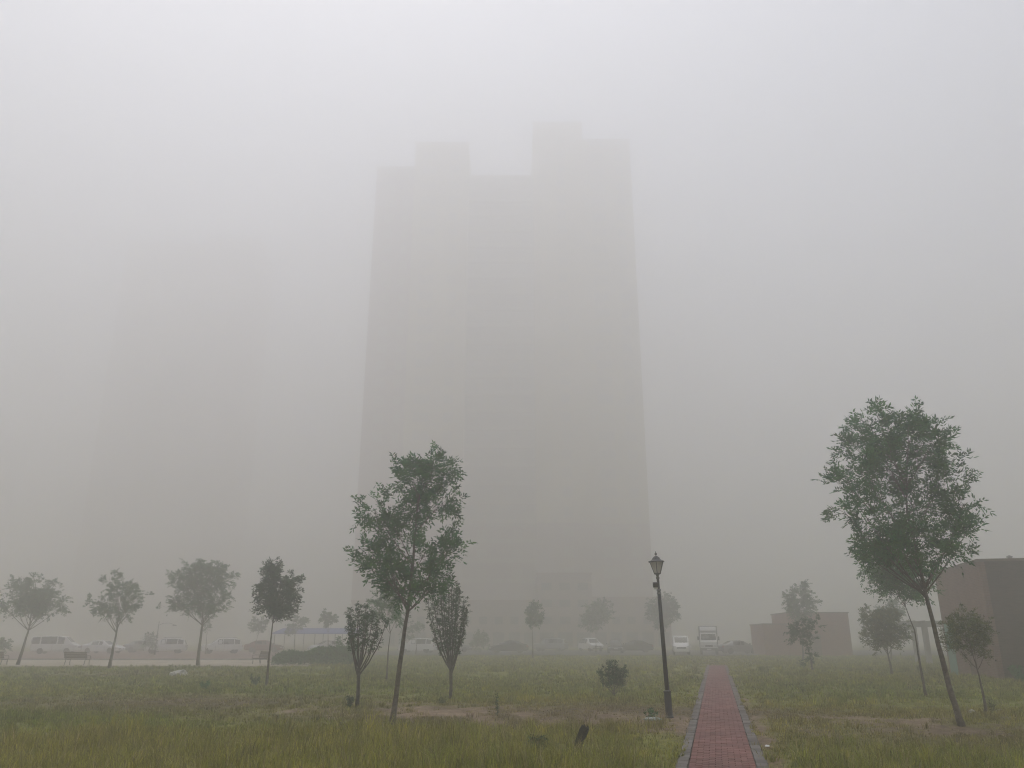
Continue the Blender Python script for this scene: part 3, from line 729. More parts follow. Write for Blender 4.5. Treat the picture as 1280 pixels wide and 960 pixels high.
# sapling and weeds on the soil
def weed(name, label, cat, X, Y, h, n, spread, leaf, ll, seed, lw=.4, group=None):
    g = np.random.default_rng(seed); random.seed(seed)
    root = empty(name, (X, Y, g1(X, Y) - .01)); tag(root, label, cat, group)
    pos, dr = [], []
    for _ in range(n):
        mb = MB(); a = g.uniform(0, 6.28); hh = h*g.uniform(.6, 1.0); e = Vector((math.cos(a)*spread*g.random(), math.sin(a)*spread*g.random(), hh))
        mb.tube([(0, 0, 0), e*.5 + Vector((0, 0, hh*.06)), e], [.006, .004, .002], 4, cap=False); mb.build('stem', M['bark_dark'], root)
        for _ in range(int(9 + 22*hh)):
            t = g.uniform(.15, 1); pos.append(np.array(e)*t); dr.append(g.normal(0, 1, 3) + np.array((0, 0, .6)))
    V, C = leaf_sprays(np.array(pos), np.array(dr), .03, 3, ll, ll*lw, g)
    link(bpy.data.objects.new('foliage', leaf_mesh('foliage', V, C, M[leaf])), root)
weed('sapling', 'thin knee-high sapling standing on the bare soil patch', 'sapling', -.36, 21.25, .62, 2, .10, 'leaf_dark', .05, 61)
weed('weed', 'dark green weed tuft in the near grass left of the stump', 'weed', .47, 14.46, .32, 9, .24, 'leaf_dry', .07, 62)
weed('weed', 'leafy weed growing beside the lamp post foot', 'weed', 3.3, 20.35, .28, 8, .24, 'leaf', .06, 63)
weed('weed', 'small weed at the foot of the half-bare vase-shaped tree', 'weed', -4.45, 23.2, .35, 9, .16, 'leaf_dark', .06, 64)
weed('weed', 'low weed on the soil in front of the leafy vase-shaped tree', 'weed', -2.0, 24.0, .2, 6, .12, 'leaf_dry', .05, 65)
weed('weed', 'small shoots around the foot of the small dull-leaved tree', 'weed', 12.3, 21.7, .42, 6, .12, 'leaf_dry', .05, 66)
weed('weed', 'dark weed clump in the left lawn in front of the broad roadside tree', 'weed', -11.5, 31.5, .3, 9, .35, 'leaf', .09, 67)
weed('weed', 'tall shoots by the foot of the dark egg-shaped tree', 'weed', -10.3, 33.7, .45, 7, .3, 'leaf_dark', .07, 68)
weed('weed', 'green weeds growing against the brick building corner', 'weed', 22.3, 36.9, .75, 18, .8, 'leaf', .1, 69)

# hedge
def hedge():
    g = np.random.default_rng(71)
    root = empty('hedge', (-13.6, 58.6, 0)); tag(root, 'long dark clipped hedge beside the third bench', 'hedge')
    N = 5200
    x = g.uniform(-3.0, 2.9, N); yy = g.uniform(-.9, .9, N)
    top = .45 + 1.15*fbm(x + 40, yy + 10, 1.3, 3) + .12*(x > .8)
    ends = np.clip((3.1 - np.abs(x))/.7, .15, 1)
    top *= ends**.5*np.clip(1.15 - yy**2*.5, .5, 1)
    z = top*g.random(N)**.45
    pos = np.stack([x, yy, z], 1); d = g.normal(0, .7, (N, 3)) + np.array((0, -.3, .8))
    sx = g.uniform(1.2, 2.9, 260); sz = g.uniform(1.0, 1.75, 260)*(.8 + .25*np.sin(sx*6)); sy = g.normal(0, .3, 260)
    pos = np.concatenate([pos, np.stack([sx, sy, sz], 1)]); d = np.concatenate([d, g.normal(0, .5, (260, 3)) + np.array((0, 0, .8))])
    V, C = leaf_sprays(pos, d, .16, 5, .13, .06, g)
    link(bpy.data.objects.new('foliage', leaf_mesh('foliage', V, C, M['leaf'])), root)
    for k in range(16):
        mb = MB(); xx = -2.8 + 5.6*k/15 + g.normal(0, .08)
        mb.tube([(xx, 0, 0), (xx + g.normal(0, .1), g.normal(0, .2), .9 + (.6 if xx > 1.2 else 0))], [.025, .008], 5); mb.build('stem', M['bark_dark'], root)
hedge()
print('leaf tris', tris)

# ------------------------------------------------------------------ lamp post (leans a little to the left)
def lamp_post():
    root = empty('lamp_post', (3.89, 21.05, g1(3.89, 21.05) - .03), ry=R(-1.7))
    tag(root, 'black leaning lamp post with a glass lantern beside the red footpath', 'lamp post')
    MB().lathe([(.115, 0), (.115, .05), (.088, .08), (.085, .60), (.095, .61), (.095, .64), (.062, .66)], 16).build('base_sleeve', M['black_metal'], root, smooth=False)
    MB().tube([(0, 0, .6), (0, 0, 2.0), (0, 0, 3.05)], [.058, .052, .046], 16).build('pole', M['black_metal'], root, smooth=True)
    MB().lathe([(.034, 3.04), (.034, 3.36), (.045, 3.37), (.045, 3.40), (.03, 3.43), (.07, 3.50)], 14).build('neck', M['black_metal'], root)
    for z in (3.06, 2.98): MB().lathe([(.052, z), (.058, z + .01), (.058, z + .03), (.052, z + .04)], 14).build('strap', M['grey_metal'], root)
    lan = empty('lantern'); lan.parent = root
    n = 6
    def ring(r, z): return [Vector((r*math.cos(2*math.pi*k/n + .3), r*math.sin(2*math.pi*k/n + .3), z)) for k in range(n)]
    b, t = ring(.088, 3.50), ring(.190, 3.79)
    for k in range(n):
        j = (k+1) % n
        MB().tube([b[k], t[k]], .011, 6).build('glazing_bar', M['black_metal'], lan)
        q = [b[k].lerp(b[j], .04), b[k].lerp(b[j], .96), t[k].lerp(t[j], .96), t[k].lerp(t[j], .04)]
        inn = [p*.965 + Vector((0, 0, p.z*.035)) for p in q]
        mb = MB(); mb.face(q); mb.face(inn[::-1])
        for i in range(4): mb.face([q[i], inn[i], inn[(i+1) % 4], q[(i+1) % 4]])
        mb.build('pane', M['lamp_glass'], lan)
    MB().lathe([(.06, 3.475), (.10, 3.485), (.10, 3.505), (.05, 3.508)], n, phase=.3).build('base_ring', M['black_metal'], lan)
    MB().lathe([(.19, 3.785), (.232, 3.79), (.232, 3.805), (.15, 3.835), (.115, 3.865), (.105, 3.895), (.06, 3.93), (.02, 3.945)], n, phase=.3).build('roof', M['black_metal'], lan)
    MB().lathe([(.012, 3.94), (.012, 3.965), (.03, 3.98), (.034, 4.0), (.024, 4.02), (.008, 4.04), (.004, 4.07)], 10).build('finial', M['black_metal'], lan)
    dev = empty('floodlight'); dev.parent = root
    mx = Matrix.Translation((-.075, -.06, 3.21)) @ Matrix.Rotation(R(25), 4, 'X')
    MB().box(-.075, .065, -.05, .04, -.055, .06, mat=mx).build('housing', M['black_metal'], dev, bevel=.01)
    MB().box(-.055, .045, -.02, .02, -.115, -.06, mat=mx).build('lens', M['white_plastic'], dev)
    MB().tube([(-.05, -.04, 3.20), (-.02, -.02, 3.14), (0, 0, 3.11)], .014, 6).build('bracket', M['grey_metal'], dev)
lamp_post()

# ------------------------------------------------------------------ stump, litter, stones
def stump():
    random.seed(8)
    root = empty('stump', (1.17, 15.35, g1(1.17, 15.35) - .03)); tag(root, 'short black broken tree stump leaning in the near grass', 'stump')
    mb = MB()
    mb.tube([(0, 0, 0), (.05, 0, .16), (.12, .01, .30), (.155, .01, .37)], [.085, .075, .078, .07], 10, wob=.18)
    mb.build('trunk', M['stump'], root)
    MB().tube([(.02, -.02, .12), (-.03, -.02, .06), (-.10, -.02, 0)], [.02, .02, .012], 6, wob=.2).build('broken_branch', M['stump'], root)
    mb = MB()
    for k in range(3):
        a = k*2.1; mb.tube([(.15 + .035*math.cos(a), .035*math.sin(a), .33), (.155 + .04*math.cos(a), .04*math.sin(a), .39 + .015*(k % 2))], [.035, .012], 6)
    mb.build('splinter', M['stump'], root)
stump()
def crumple(name, label, cat, loc, sx, sy, sz, mt, seed, group=None):
    g = np.random.default_rng(seed); bm = bmesh.new()
    bmesh.ops.create_icosphere(bm, subdivisions=3, radius=1)
    for v in bm.verts:
        k = 1 + .22*math.sin(v.co.x*5 + seed) * math.cos(v.co.y*4 - seed) + g.normal(0, .07)
        v.co = Vector((v.co.x*sx*k, v.co.y*sy*k, max(v.co.z, -.35)*sz*k))
    me = bpy.data.meshes.new(name); bm.to_mesh(me); bm.free(); me.materials.append(mt)
    o = link(bpy.data.objects.new(name, me)); o.location = loc; tag(o, label, cat, group)
    return o
crumple('plastic_bag', 'flat crumpled pale plastic bag left of the lamp post foot', 'litter', (3.32, 20.0, .06 + g1(3.32, 20)), .20, .11, .05, M['bag'], 3)
crumple('paper_scrap', 'white scrap lying at the right edge of the footpath', 'litter', (4.62, 15.6, .015), .05, .035, .02, M['white_plastic'], 5)
crumple('stone', 'pale stone mound in the left lawn before the broad roadside tree', 'stone', (-16.6, 41.9, .06), .42, .3, .24, M['stone'], 9)
for k, (x, y, s, lab) in enumerate([(11.95, 22.1, .06, 'pale pebble left of the small dull-leaved tree foot'), (12.5, 22.0, .05, 'pale pebble just right of the small dull-leaved tree foot'), (12.75, 22.2, .07, 'pale pebble farthest right of the small dull-leaved tree foot')]):
    crumple('stone', lab, 'stone', (x, y, .04 + g1(x, y)), s*1.3, s, s*.9, M['stone'], 20 + k, 'pale stones by the small tree')
def stake():
    mb = MB(); mb.tube([(0, 0, -.1), (.02, 0, .9), (.0, 0, 1.75)], [.016, .014, .012], 6)
    o = mb.build('stake', M['wood']); o.location = (11.4, 22.6, 0); o.rotation_euler = (0, R(-3), 0)
    tag(o, 'thin upright stake beside the small dull-leaved tree', 'stake')

# ------------------------------------------------------------------ benches
def bench(label, X, Y, rz):
    root = empty('bench', (X, Y, .0), rz); tag(root, label, 'bench', 'benches along the pale walk')
    for k in range(4): MB().box(-.85, .85, -.22 + .12*k, -.125 + .12*k, .43, .465).build('seat_slat', M['wood'], root)
    for k in range(4):
        mx = Matrix.Translation((0, .26 + .035*k, .55 + .105*k)) @ Matrix.Rotation(R(-17), 4, 'X')
        MB().box(-.85, .85, -.015, .015, -.045, .045, mat=mx).build('back_slat', M['wood'], root)
    for x in (-.72, .72):
        mb = MB()
        mb.tube([(x, -.24, 0), (x, -.20, .25), (x, -.22, .42), (x, .24, .42), (x, .30, .2), (x, .36, 0)], .024, 6)
        mb.tube([(x, .24, .42), (x, .31, .66), (x, .39, .95)], .022, 6)
        mb.build('end_frame', M['black_metal'], root)
        MB().tube([(x, -.22, .42), (x, -.30, .55), (x, -.24, .66), (x, 0, .665), (x, .31, .66)], .02, 6).build('armrest', M['black_metal'], root)
bench('leftmost bench, cut by the left edge of the picture', -35.6, 57.6, R(168))
bench('slatted bench seen from behind between the two leftmost roadside trees', -29.75, 57.2, R(172))
bench('slatted bench turned sideways beside the dark egg-shaped tree', -17.9, 59.2, R(-52))

# ------------------------------------------------------------------ vehicles
def wheel(root, x, y, r, w):
    wh = MB().lathe([(r*.62, y - w/2), (r*.95, y - w/2), (r, y - w*.35), (r, y + w*.35), (r*.95, y + w/2), (r*.62, y + w/2)], 20, axis='y', c=(x, 0, r)).build('wheel', M['tyre'], root)
    s = 1 if y > 0 else -1
    MB().lathe([(r*.6, y + s*w*.30), (r*.62, y + s*w*.48), (r*.35, y + s*w*.42), (r*.1, y + s*w*.5)], 14, axis='y', c=(x, 0, r)).build('rim', M['rim'], wh)

CARS = {  # stations: x, z bottom, z belt, z top, half width belt, half width top
 'suv': dict(L=4.6, st=[(-2.3, .45, .72, .74, .72, .70), (-2.2, .32, .95, 1.0, .86, .80), (-1.95, .28, 1.02, 1.55, .91, .66), (-1.3, .28, 1.02, 1.70, .92, .68), (0, .28, 1.0, 1.72, .92, .69), (.55, .28, .99, 1.62, .92, .66), (1.25, .28, 1.0, 1.06, .92, .80), (1.9, .28, .93, .98, .90, .78), (2.2, .34, .80, .84, .84, .76), (2.3, .42, .66, .68, .72, .70)]),
 'sedan': dict(L=4.7, st=[(-2.35, .42, .75, .78, .70, .66), (-2.2, .30, .90, 1.0, .84, .76), (-1.75, .26, .93, 1.06, .89, .68), (-1.05, .24, .93, 1.40, .90, .62), (-.1, .24, .92, 1.46, .90, .63), (.35, .24, .91, 1.40, .90, .61), (1.1, .24, .90, .96, .90, .78), (1.8, .26, .82, .88, .88, .76), (2.2, .32, .70, .74, .82, .74), (2.35, .40, .60, .62, .72, .70)]),
 'van': dict(L=4.9, st=[(-2.45, .45, .9, 1.6, .82, .76), (-2.38, .32, 1.05, 1.88, .88, .78), (-1.5, .28, 1.05, 1.96, .90, .80), (.3, .28, 1.05, 1.97, .90, .80), (1.05, .28, 1.05, 1.86, .90, .78), (1.75, .28, 1.05, 1.22, .89, .78), (2.2, .32, .95, 1.0, .85, .76), (2.45, .42, .75, .78, .76, .70)]),
}
def car(kind, label, X, Y, rz, paint, group):
    S = CARS[kind]['st']; root = empty('parked_car', (X, Y, .05), rz); tag(root, label, 'car', group)
    mb = MB()
    rings = []
    for x, zb, zl, zt, wl, wt in S:
        pr = [(x, -wl*.92, zb), (x, -wl, zb + .18), (x, -wl, zl - .12), (x, -wl*.975, zl), (x, -wt, zt - .04), (x, -wt*.88, zt), (x, wt*.88, zt), (x, wt, zt - .04), (x, wl*.975, zl), (x, wl, zl - .12), (x, wl, zb + .18), (x, wl*.92, zb)]
        rings.append([len(mb.v) + k for k in range(len(pr))]); mb.v += pr
    n = len(rings[0])
    for a, b in zip(rings, rings[1:]):
        for k in range(n): mb.f.append((a[k], a[(k+1) % n], b[(k+1) % n], b[k]))
    mb.f += [tuple(rings[0]), tuple(rings[-1])]; mb.m = [0]*len(mb.f)
    body = mb.build('body', M[paint], root, smooth=False, bevel=.03)
    # glasshouse: side windows, windscreen, rear window, standing 6 mm proud
    hi = [i for i, s in enumerate(S) if s[3] > s[2] + .30]
    i0, i1 = hi[0], hi[-1]
    for s in (-1, 1):
        def pt(i, t):
            x, zb, zl, zt, wl, wt = S[i]; z0, z1 = zl + .03, zt - .09
            w = wl*.975 + (wt - wl*.975)*((z0 + (z1 - z0)*t - zl)/(zt - .04 - zl)); return Vector((x, s*(w + .007), z0 + (z1 - z0)*t))
        for i in range(i0, i1):
            a0, a1, b1, b0 = pt(i, 0), pt(i, 1), pt(i+1, 1), pt(i+1, 0)
            q = [a0.lerp(b0, .05), b0.lerp(a0, .05), b1.lerp(a1, .05), a1.lerp(b1, .05)]
            MB().face(q).build('side_window', M['car_glass'], root)
        # door seams and handle
        for xx in (-.2, .75):
            MB().box(xx, xx + .012, s*(S[4][4] if len(S) > 8 else .9) - .002, s*(S[4][4] if len(S) > 8 else .9) + .004, .42, S[4][2] - .03).build('door_seam', M['tyre'], root)
        MB().box(-.02, .14, s*.925 - .015, s*.925 + .015, S[4][2] - .14, S[4][2] - .11).build('door_handle', M[paint], root)
        MB().box(S[i1+1][0] - .25, S[i1+1][0] - .05, s*.92 + (0 if s > 0 else -.16), s*.92 + (.16 if s > 0 else 0), 1.0, 1.13).build('mirror', M[paint], root, bevel=.02)
    def glass(i, j, nm):
        xa, _, za, ta, _, wa = S[i]; xb, _, zb_, tb, _, wb = S[j]
        A = lambda t, s: Vector((xa + (xb-xa)*t, s*(wa + (wb-wa)*t)*.86, ta + (tb-ta)*t))
        d = Vector((tb - ta, 0, -(xb - xa))); d.normalize(); d = d if d.z > 0 else -d
        q = [A(.08, -1), A(.08, 1), A(.93, 1), A(.93, -1)]
        MB().face([p + d*.008 for p in q]).build(nm, M['car_glass'], root)
    glass(i1, i1 + 1, 'windscreen'); glass(i0, i0 - 1, 'rear_window')
    xf, xr = S[-1][0], S[0][0]; zf = S[-2][2]
    for s in (-1, 1):
        MB().box(xf - .32, xf - .035, s*.70 - .15, s*.70 + .15, zf - .16, zf - .03).build('headlight', M['head'], root, bevel=.02)
        MB().box(xr + .03, xr + .25, s*.74 - .10, s*.74 + .10, S[1][2] - .22, S[1][2] - .02).build('tail_light', M['tail'], root, bevel=.02)
        for x in (-1.38, 1.40): wheel(root, x, s*.80, .33 if kind != 'suv' else .37, .22)
    MB().box(xf - .05, xf + .015, -.48, .48, zf - .30, zf - .14).build('grille', M['tyre'], root)
    MB().box(xf - .12, xf + .04, -.74, .74, .34, .46).build('bumper', M['tyre'] if kind == 'suv' else M[paint], root, bevel=.03)
    MB().box(xf + .02, xf + .035, -.22, .22, .47, .58).build('number_plate', M['white_plastic'], root)
    if kind == 'suv':
        for s in (-1, 1): MB().tube([(-1.6, s*.6, 1.74), (-1.2, s*.6, 1.79), (.1, s*.6, 1.79), (.45, s*.6, 1.70)], .018, 6).build('roof_rail', M['grey_metal'], root)
g1_ = 'cars parked at the left beyond the pale walk'; g2_ = 'cars parked in front of the tower'
car('van', 'white van, leftmost of the vehicles beyond the benches', -52.4, 95.5, R(12), 'car_white', g1_)
car('sedan', 'white saloon car just right of the leftmost white van', -48.2, 98.0, R(-8), 'car_white', g1_)
car('sedan', 'pale silver car behind the middle roadside tree trunk', -46.0, 104.0, R(10), 'car_silver', g1_)
car('suv', 'white off-road car between the middle and broadest roadside trees', -40.6, 97.5, R(196), 'car_white', g1_)
car('suv', 'white off-road car right of the broadest roadside tree trunk', -33.9, 97.0, R(205), 'car_white', g1_)
car('sedan', 'maroon car half lost in fog behind the white off-road car', -31.0, 104.0, R(5), 'car_red', g1_)
car('sedan', 'white car parked under the blue canopy', -22.6, 102.0, R(215), 'car_white', g1_)
car('suv', 'white car seen between the slender ash and the leafy vase-shaped tree', -11.5, 101.0, R(170), 'car_white', g2_)
car('sedan', 'grey car right behind the leafy vase-shaped tree', -7.4, 104.0, R(5), 'car_silver', g2_)
car('sedan', 'dark low car left of the round-headed tree trunk', -.4, 100.0, R(176), 'car_dark', g2_)
car('suv', 'pale off-road car right of the round-headed faint tree', 5.2, 112.0, R(160), 'car_silver', g2_)
car('suv', 'white off-road car before the tower right wing', 10.6, 112.0, R(-70), 'car_white', g2_)
car('sedan', 'dark car with bright lamps, in front of the white off-road car', 12.4, 100.0, R(-95), 'car_dark', g2_)
car('sedan', 'dark car between the bright-lamped car and the lamp post', 15.2, 103.5, R(175), 'car_dark', g2_)
car('van', 'white minivan facing the camera, left of the white truck', 18.5, 91.0, R(-100), 'car_white', g2_)
car('sedan', 'pale car right of the white truck, nearly hidden by grass', 26.2, 96.0, R(10), 'car_silver', g2_)

def truck():
    root = empty('truck', (21.8, 92.0, .05), R(-103)); tag(root, 'white box truck facing the camera at the end of the footpath', 'truck')
    MB().box(-3.4, 1.25, -.98, .98, .85, 2.95).build('cargo_box', M['car_white'], root, bevel=.03)
    for x in (-3.4, 1.25): MB().box(x - .03, x + .03, -1.0, 1.0, .83, 2.97).build('box_frame', M['grey_metal'], root)
    mb = MB()
    sec = [(1.4, .55, 2.25, .90), (2.35, .55, 2.28, .90), (2.72, .55, 1.45, .90), (2.86, .55, 1.38, .88), (2.90, .45, .9, .88)]
    rings = []
    for x, z0, z1, w in sec:
        rings.append([len(mb.v) + k for k in range(6)]); mb.v += [(x, -w, z0), (x, -w, min(z1, 1.4)), (x, -w*.93, z1), (x, w*.93, z1), (x, w, min(z1, 1.4)), (x, w, z0)]
    for a, b in zip(rings, rings[1:]):
        for k in range(6): mb.f.append((a[k], a[(k+1) % 6], b[(k+1) % 6], b[k]))
    mb.f += [tuple(rings[0]), tuple(rings[-1])]; mb.m = [0]*len(mb.f)
    mb.build('cab', M['car_white'], root, bevel=.04)
    MB().face([(2.385, -.76, 2.2), (2.385, .76, 2.2), (2.70, .80, 1.52), (2.70, -.80, 1.52)]).build('windscreen', M['car_glass'], root)
    for s in (-1, 1):
        MB().face([(1.65, s*.905, 1.45), (2.55, s*.905, 1.45), (2.33, s*.87, 2.1), (1.65, s*.87, 2.1)]).build('side_window', M['car_glass'], root)
        MB().box(2.45, 2.55, s*1.08 - .08, s*1.08 + .08, 1.5, 1.9).build('mirror', M['tyre'], root, bevel=.02)
        MB().box(2.86, 2.925, s*.66 - .16, s*.66 + .16, .82, 1.0).build('headlight', M['head'], root, bevel=.02)
        for x in (2.1, -2.1): wheel(root, x, s*.82, .38, .24)
    MB().box(2.84, 3.0, -.88, .88, .45, .72).build('bumper', M['grey_metal'], root, bevel=.03)
    MB().box(2.88, 2.91, -.42, .42, .84, 1.0).build('grille', M['tyre'], root)
    MB().box(3.0, 3.012, -.22, .22, .52, .64).build('number_plate', M['white_plastic'], root)
    MB().box(-3.2, 2.4, -.4, .4, .5, .8).build('chassis', M['tyre'], root)
    mx = Matrix.Translation((1.7, 0, 2.3)) @ Matrix.Rotation(R(-22), 4, 'Y')
    MB().box(-.45, .5, -.85, .85, .0, .45, mat=mx).build('wind_deflector', M['car_white'], root, bevel=.05)
truck()

# ------------------------------------------------------------------ brick building on the right, brick sheds, pergola, canopy
def brick_building():
    root = empty('brick_building', (22.1, 38.14, 0), -ANG); tag(root, 'brown brick building cut by the right edge of the picture', 'building')
    MB().box(0, 15, 0, 8.1, -.2, 5.30).build('wall', M['brick'], root)
    MB().box(.25, 15, -.025, -.002, -.2, 5.298).build('front_dark_skin', M['brick_dark'], root)  # thin added skin: same brick pattern in a darker tone, front wall only
    MB().box(-.06, 15.06, -.06, 8.16, 5.302, 5.42).build('coping', M['coping'], root)
    for x in (2.2, 5.6, 9.0):
        w = MB().box(x, x + 1.5, -.06, .05, 2.6, 4.4).build('window', M['win_frame'], root)
        for k in range(2): MB().box(x + .06 + .72*k, x + .72 + .72*k, -.075, -.062, 2.66, 4.34).build('pane', M['win_glass'], w)
    d = MB().box(-.04, .05, 6.4, 7.7, -.1, 2.6).build('door', M['green_door'], root)
    MB().box(-.055, -.042, 6.5, 6.56, 1.0, 1.3).build('handle', M['grey_metal'], d)
    MB().lathe([(.09, 5.42), (.09, 5.55), (.14, 5.56), (.14, 5.6), (.03, 5.66)], 10, c=(1.75, 1.2, 0)).build('roof_vent', M['grey_metal'], root)
    mb = MB(); mb.tube([(-.09, 3.6, 0), (-.09, 3.6, 2.0), (-.09, 3.6, 3.6)], .04, 8); mb.build('downpipe', M['coping'], root)
brick_building()
def brick_sheds():
    root = empty('brick_shed', (26.9, 88, 0), R(-6)); tag(root, 'distant stepped red brick shed behind the small dark tree', 'building')
    MB().box(0, 3.2, .4, 8, -.1, 3.15).build('low_wall', M['brick_far'], root)
    MB().box(2.5, 8.8, 0, 8, -.1, 4.30).build('wall', M['brick_far'], root)
    MB().box(-.08, 2.49, .32, 8.08, 3.152, 3.27).build('low_coping', M['coping'], root)
    MB().box(2.42, 8.88, -.08, 8.08, 4.302, 4.42).build('coping', M['coping'], root)
    d = MB().box(4.6, 5.7, -.05, .05, -.05, 2.2).build('door', M['coping'], root); MB().box(4.7, 4.76, -.08, -.052, 1.0, 1.2).build('handle', M['grey_metal'], d)
brick_sheds()
def pergola():
    root = empty('pergola', (30.2, 62, 0), R(-8)); tag(root, 'small concrete pergola seen between the two leaning trunks', 'pergola')
    for x in (.75, 3.6):
        for y in (0, 2.4): MB().box(x - .17, x + .17, y - .17, y + .17, -.1, 2.62).build('column', M['concrete'], root)
    for y in (0, 2.4): MB().box(-.3, 4.6, y - .14, y + .14, 2.622, 2.92).build('beam', M['concrete'], root)
    for k in range(7): MB().box(-.1 + .7*k, .0 + .7*k, -.6, 3.0, 2.922, 3.06).build('rafter', M['concrete'], root)
pergola()
def canopy():
    root = empty('canopy', (-29.3, 100.5, 0)); tag(root, 'long blue-roofed parking canopy on thin posts', 'canopy')
    mb = MB(); mb.face([(0, 0, 2.30), (10.6, 0, 2.30), (10.6, 5, 2.95), (0, 5, 2.95)]); mb.face([(0, 0, 2.24), (0, 5, 2.89), (10.6, 5, 2.89), (10.6, 0, 2.24)])
    mb.face([(0, 0, 2.24), (10.6, 0, 2.24), (10.6, 0, 2.30), (0, 0, 2.30)])
    mb.build('roof', M['blue_roof'], root)
    for k in range(5):
        for y, h in ((.3, 2.26), (4.7, 2.83)): MB().tube([(.4 + 2.45*k, y, -.05), (.4 + 2.45*k, y, h)], .045, 8).build('post', M['grey_metal'], root)
    for k in range(18): MB().box(.3 + .59*k, .34 + .59*k, .0, 5.0, 0, .03, mat=Matrix.Translation((0, 0, 2.305)) @ Matrix.Rotation(math.atan2(.65, 5), 4, 'X')).build('roof_rib', M['blue_roof'], root)
canopy()
def street_lamp():
    root = empty('street_lamp', (-38.6, 90, 0)); tag(root, 'thin distant street lamp with a curved arm among the parked cars', 'street lamp')
    MB().tube([(0, 0, 0), (0, 0, 2), (.02, 0, 3.5)], [.06, .05, .035], 8).build('pole', M['grey_metal'], root)
    MB().tube([(.02, 0, 3.1), (.5, 0, 3.32), (1.2, 0, 3.34), (1.75, 0, 3.15)], .022, 6).build('arm', M['grey_metal'], root)
    MB().box(1.55, 1.95, -.08, .08, 3.05, 3.15).build('lamp_head', M['grey_metal'], root, bevel=.02)
    MB().tube([(0, 0, 0), (0, 0, .5)], [.11, .09], 8).build('base_sleeve', M['black_metal'], root)
street_lamp()

# ------------------------------------------------------------------ towers
def window_mesh(w, h, nm='window'):
    mb = MB(); mb.box(-w/2, w/2, -.06, 0, 0, h, 0)
    n = 2 if w > 1.2 else 1; pw = (w - .08*(n+1))/n
    for k in range(n):
        x = -w/2 + .08 + k*(pw + .08); mb.box(x, x + pw, -.075, -.062, .08, h - .08, 1)
    return mb.mesh(nm, [M['win_frame'], M['win_glass']])
def balcony_mesh(w):
    mb = MB(); mb.box(-w/2, w/2, -1.4, 0, -.12, .02, 0); mb.box(-w/2, w/2, -1.42, -1.3, .022, 1.0, 0)
    for s in (-1, 1): mb.box(s*w/2 - .06, s*w/2 + .06, -1.3, 0, .022, 1.0, 0)
    return mb.mesh('balcony', M['tower_band'])
W1 = window_mesh(1.5, 1.6); W2 = window_mesh(2.4, 1.7); W3 = window_mesh(1.0, 1.4)
def tower(name, label, X, Y, rz, blocks, floor=3.0, podium=None, balc=None, tops=None):
    """blocks: x0, x1, front y, back y, z0, z1, wall material, [window (mesh, x)]"""
    root = empty(name, (X, Y, 0), rz); tag(root, label, 'building')
    for x0, x1, y0, y1, z0, z1, mt, wins in blocks:
        if z1 > 100 and tops:
            cut = [(z0, 30.0, tops), (30.002, z1, mt)]
        else: cut = [(z0, z1, mt)]
        for za, zb, mm in cut: MB().box(x0, x1, y0, y1, za, zb).build('wall', M[mm], root)
        if z1 > 30: MB().box(x0 - .12, x1 + .12, y0 - .12, y0 + .3, z1 + .002, z1 + .9).build('parapet', M['tower_band'], root)
        z = math.ceil((z0 + .5)/floor)*floor
        while z < z1 - 2.6:
            for me, x in wins:
                o = bpy.data.objects.new('window', me); link(o, root); o.location = (x, y0, z + .9)
            z += floor
    if balc:
        bx, by, bw_, z0, z1 = balc; me = balcony_mesh(bw_); z = z0
        while z < z1:
            o = bpy.data.objects.new('balcony', me); link(o, root); o.location = (bx, by, z); z += floor
    if podium:
        x0, x1, y0, y1, h, mt = podium
        MB().box(x0, x1, y0, y1, -.1, h).build('podium', M[mt], root)
        MB().box(x0 - .2, x1 + .2, y0 - .6, y1, h + .002, h + .35).build('cornice', M['tower_band'], root)
        n = 9; st = (x1 - x0 - 2)/n
        for k in range(n):
            a = x0 + 1 + st*k
            f = MB().box(a + .3, a + st - .3, y0 - .06, y0 + .05, .3, h - 1.4).build('shop_window', M['win_frame'], root)
            MB().box(a + .4, a + st - .4, y0 - .08, y0 - .062, .4, h - 1.5).build('pane', M['win_glass'], f)
    return root
W1 = window_mesh(2.6, 2.6); W2 = window_mesh(4.3, 2.7); W3 = window_mesh(1.9, 2.4)
tower('apartment_tower', 'tall cream apartment tower fading upward into fog, centre', 0, 206, 0, [
  (-40.85, -29.29, 1.34, 30.06, 9.91, 136.74, 'tower_pink', [(W1, -36.52), (W3, -31.62)]),
  (-29.29, -13.14, 0, 30.06, 9.91, 144.5, 'tower_wall', [(W2, -24.72), (W1, -17.37)]),
  (-13.14, 6.39, 6.12, 28.95, 9.91, 136.74, 'tower_wall2', [(W1, -8.13), (W1, 1.45)]),
  (6.39, 21.31, -1, 30.06, 18.86, 151.0, 'tower_wall', [(W1, 14.59)]),
  (21.31, 35.87, 0.67, 30.06, 12.29, 146.0, 'tower_wall', [(W2, 25.61), (W1, 32.29)]),
  (6.41, 21.29, 1, 30.06, 9.93, 18.83, 'tower_pink', [(W1, 14.59)]),
  (21.33, 35.86, 1.45, 30.06, 9.93, 12.26, 'tower_pink', []),
  ], floor=5.12, podium=(-41.2, 36.19, 1.78, 30.29, 9.46, 'tower_dark'), balc=(-3.38, 6.12, 19.38, 15.37, 134.74), tops='tower_pink')
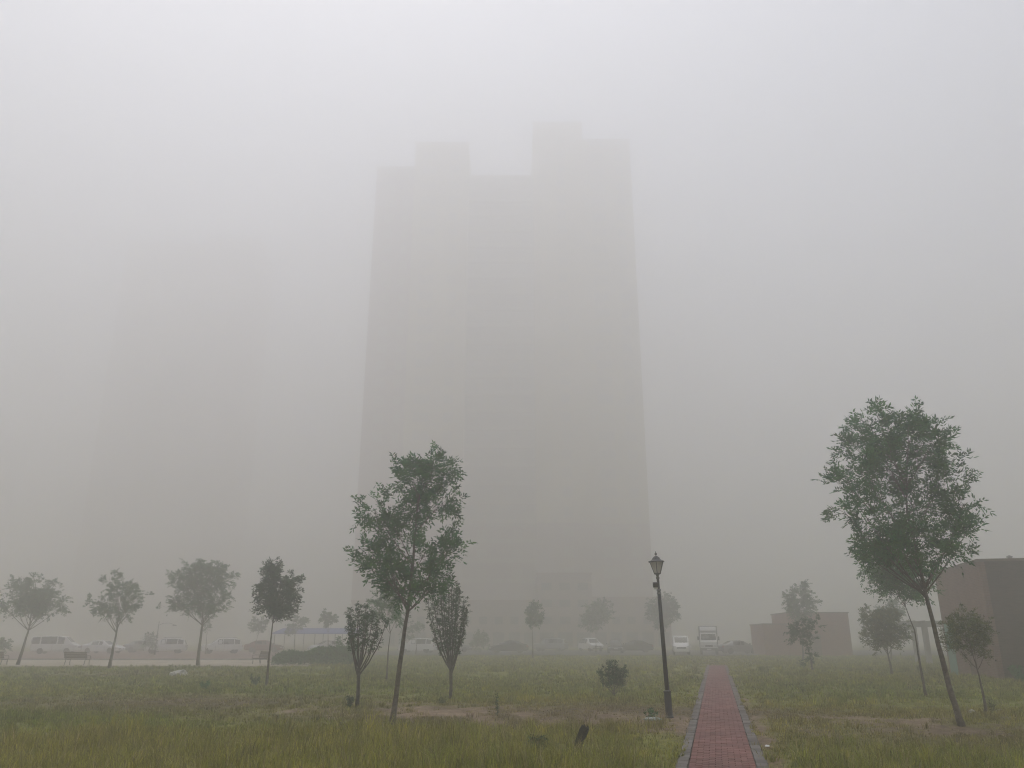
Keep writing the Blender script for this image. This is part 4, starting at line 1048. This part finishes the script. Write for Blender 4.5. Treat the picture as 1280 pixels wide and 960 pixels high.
tower('apartment_tower', 'very faint reddish apartment tower in the fog, left', -133, 298, R(6), [
  (-27.2, -14.0, 0, 25.5, -0.12, 158, 'tower_red', [(W2, -23.4)]), (-14.0, 3.5, 2.7, 25.5, -0.12, 160, 'tower_red', [(W1, -9.6), (W1, -1.1)]), (3.5, 26.9, 0, 25.5, -0.12, 163, 'tower_red', [(W2, 9.6), (W1, 18)])],
  floor=5.52, balc=(-5.3, 2.7, 10.6, 10.8, 155))

def shop_row():
    root = empty('shop_building', (0, 160, 0)); tag(root, 'low pinkish brown shop row at the foot of the cream tower', 'building')
    for x0, x1, y0, h in ((-31.5, 5.0, .8, 8.4), (5.0, 15.7, 0, 13.6), (15.7, 31.0, .5, 9.0)):
        MB().box(x0, x1, y0, 14, -.1, h).build('wall', M['shop_wall'], root)
        MB().box(x0 - .15, x1 + .15, y0 - .25, y0 + .3, h + .002, h + .4).build('cornice', M['tower_pink'], root)
        n = max(2, int((x1 - x0)/2.9)); st = (x1 - x0)/n
        for k in range(n):
            a = x0 + st*k
            f = MB().box(a + .35, a + st - .35, y0 - .06, y0 + .04, .15, 2.8).build('shop_window', M['coping'], root)
            MB().box(a + .45, a + st - .45, y0 - .08, y0 - .062, .3, 2.7).build('pane', M['car_glass'], f)
            z = 4.2
            while z < h - 1.9:
                f = MB().box(a + .7, a + st - .7, y0 - .06, y0 + .04, z, z + 1.5).build('window', M['coping'], root)
                MB().box(a + .78, a + st - .78, y0 - .08, y0 - .062, z + .08, z + 1.42).build('pane', M['car_glass'], f)
                z += 3.2
shop_row()

# ------------------------------------------------------------------ the fog itself: one closed box of even air
hm = bpy.data.materials.new('haze'); hm.use_nodes = True
nt = hm.node_tree; nt.nodes.remove(nt.nodes['Principled BSDF'])
pv = nt.nodes.new('ShaderNodeVolumePrincipled')
pv.inputs['Color'].default_value = (*HAZE_COLOR, 1)
pv.inputs['Density'].default_value = HAZE_DENSITY
pv.inputs['Anisotropy'].default_value = HAZE_ANISO
nt.links.new(pv.outputs[0], nt.nodes['Material Output'].inputs['Volume'])
hz = MB().box(-640, 640, -640, 640, -1.3, 165.0).build('haze', hm)
tag(hz, 'thick pale grey fog filling the whole scene', kind='stuff')
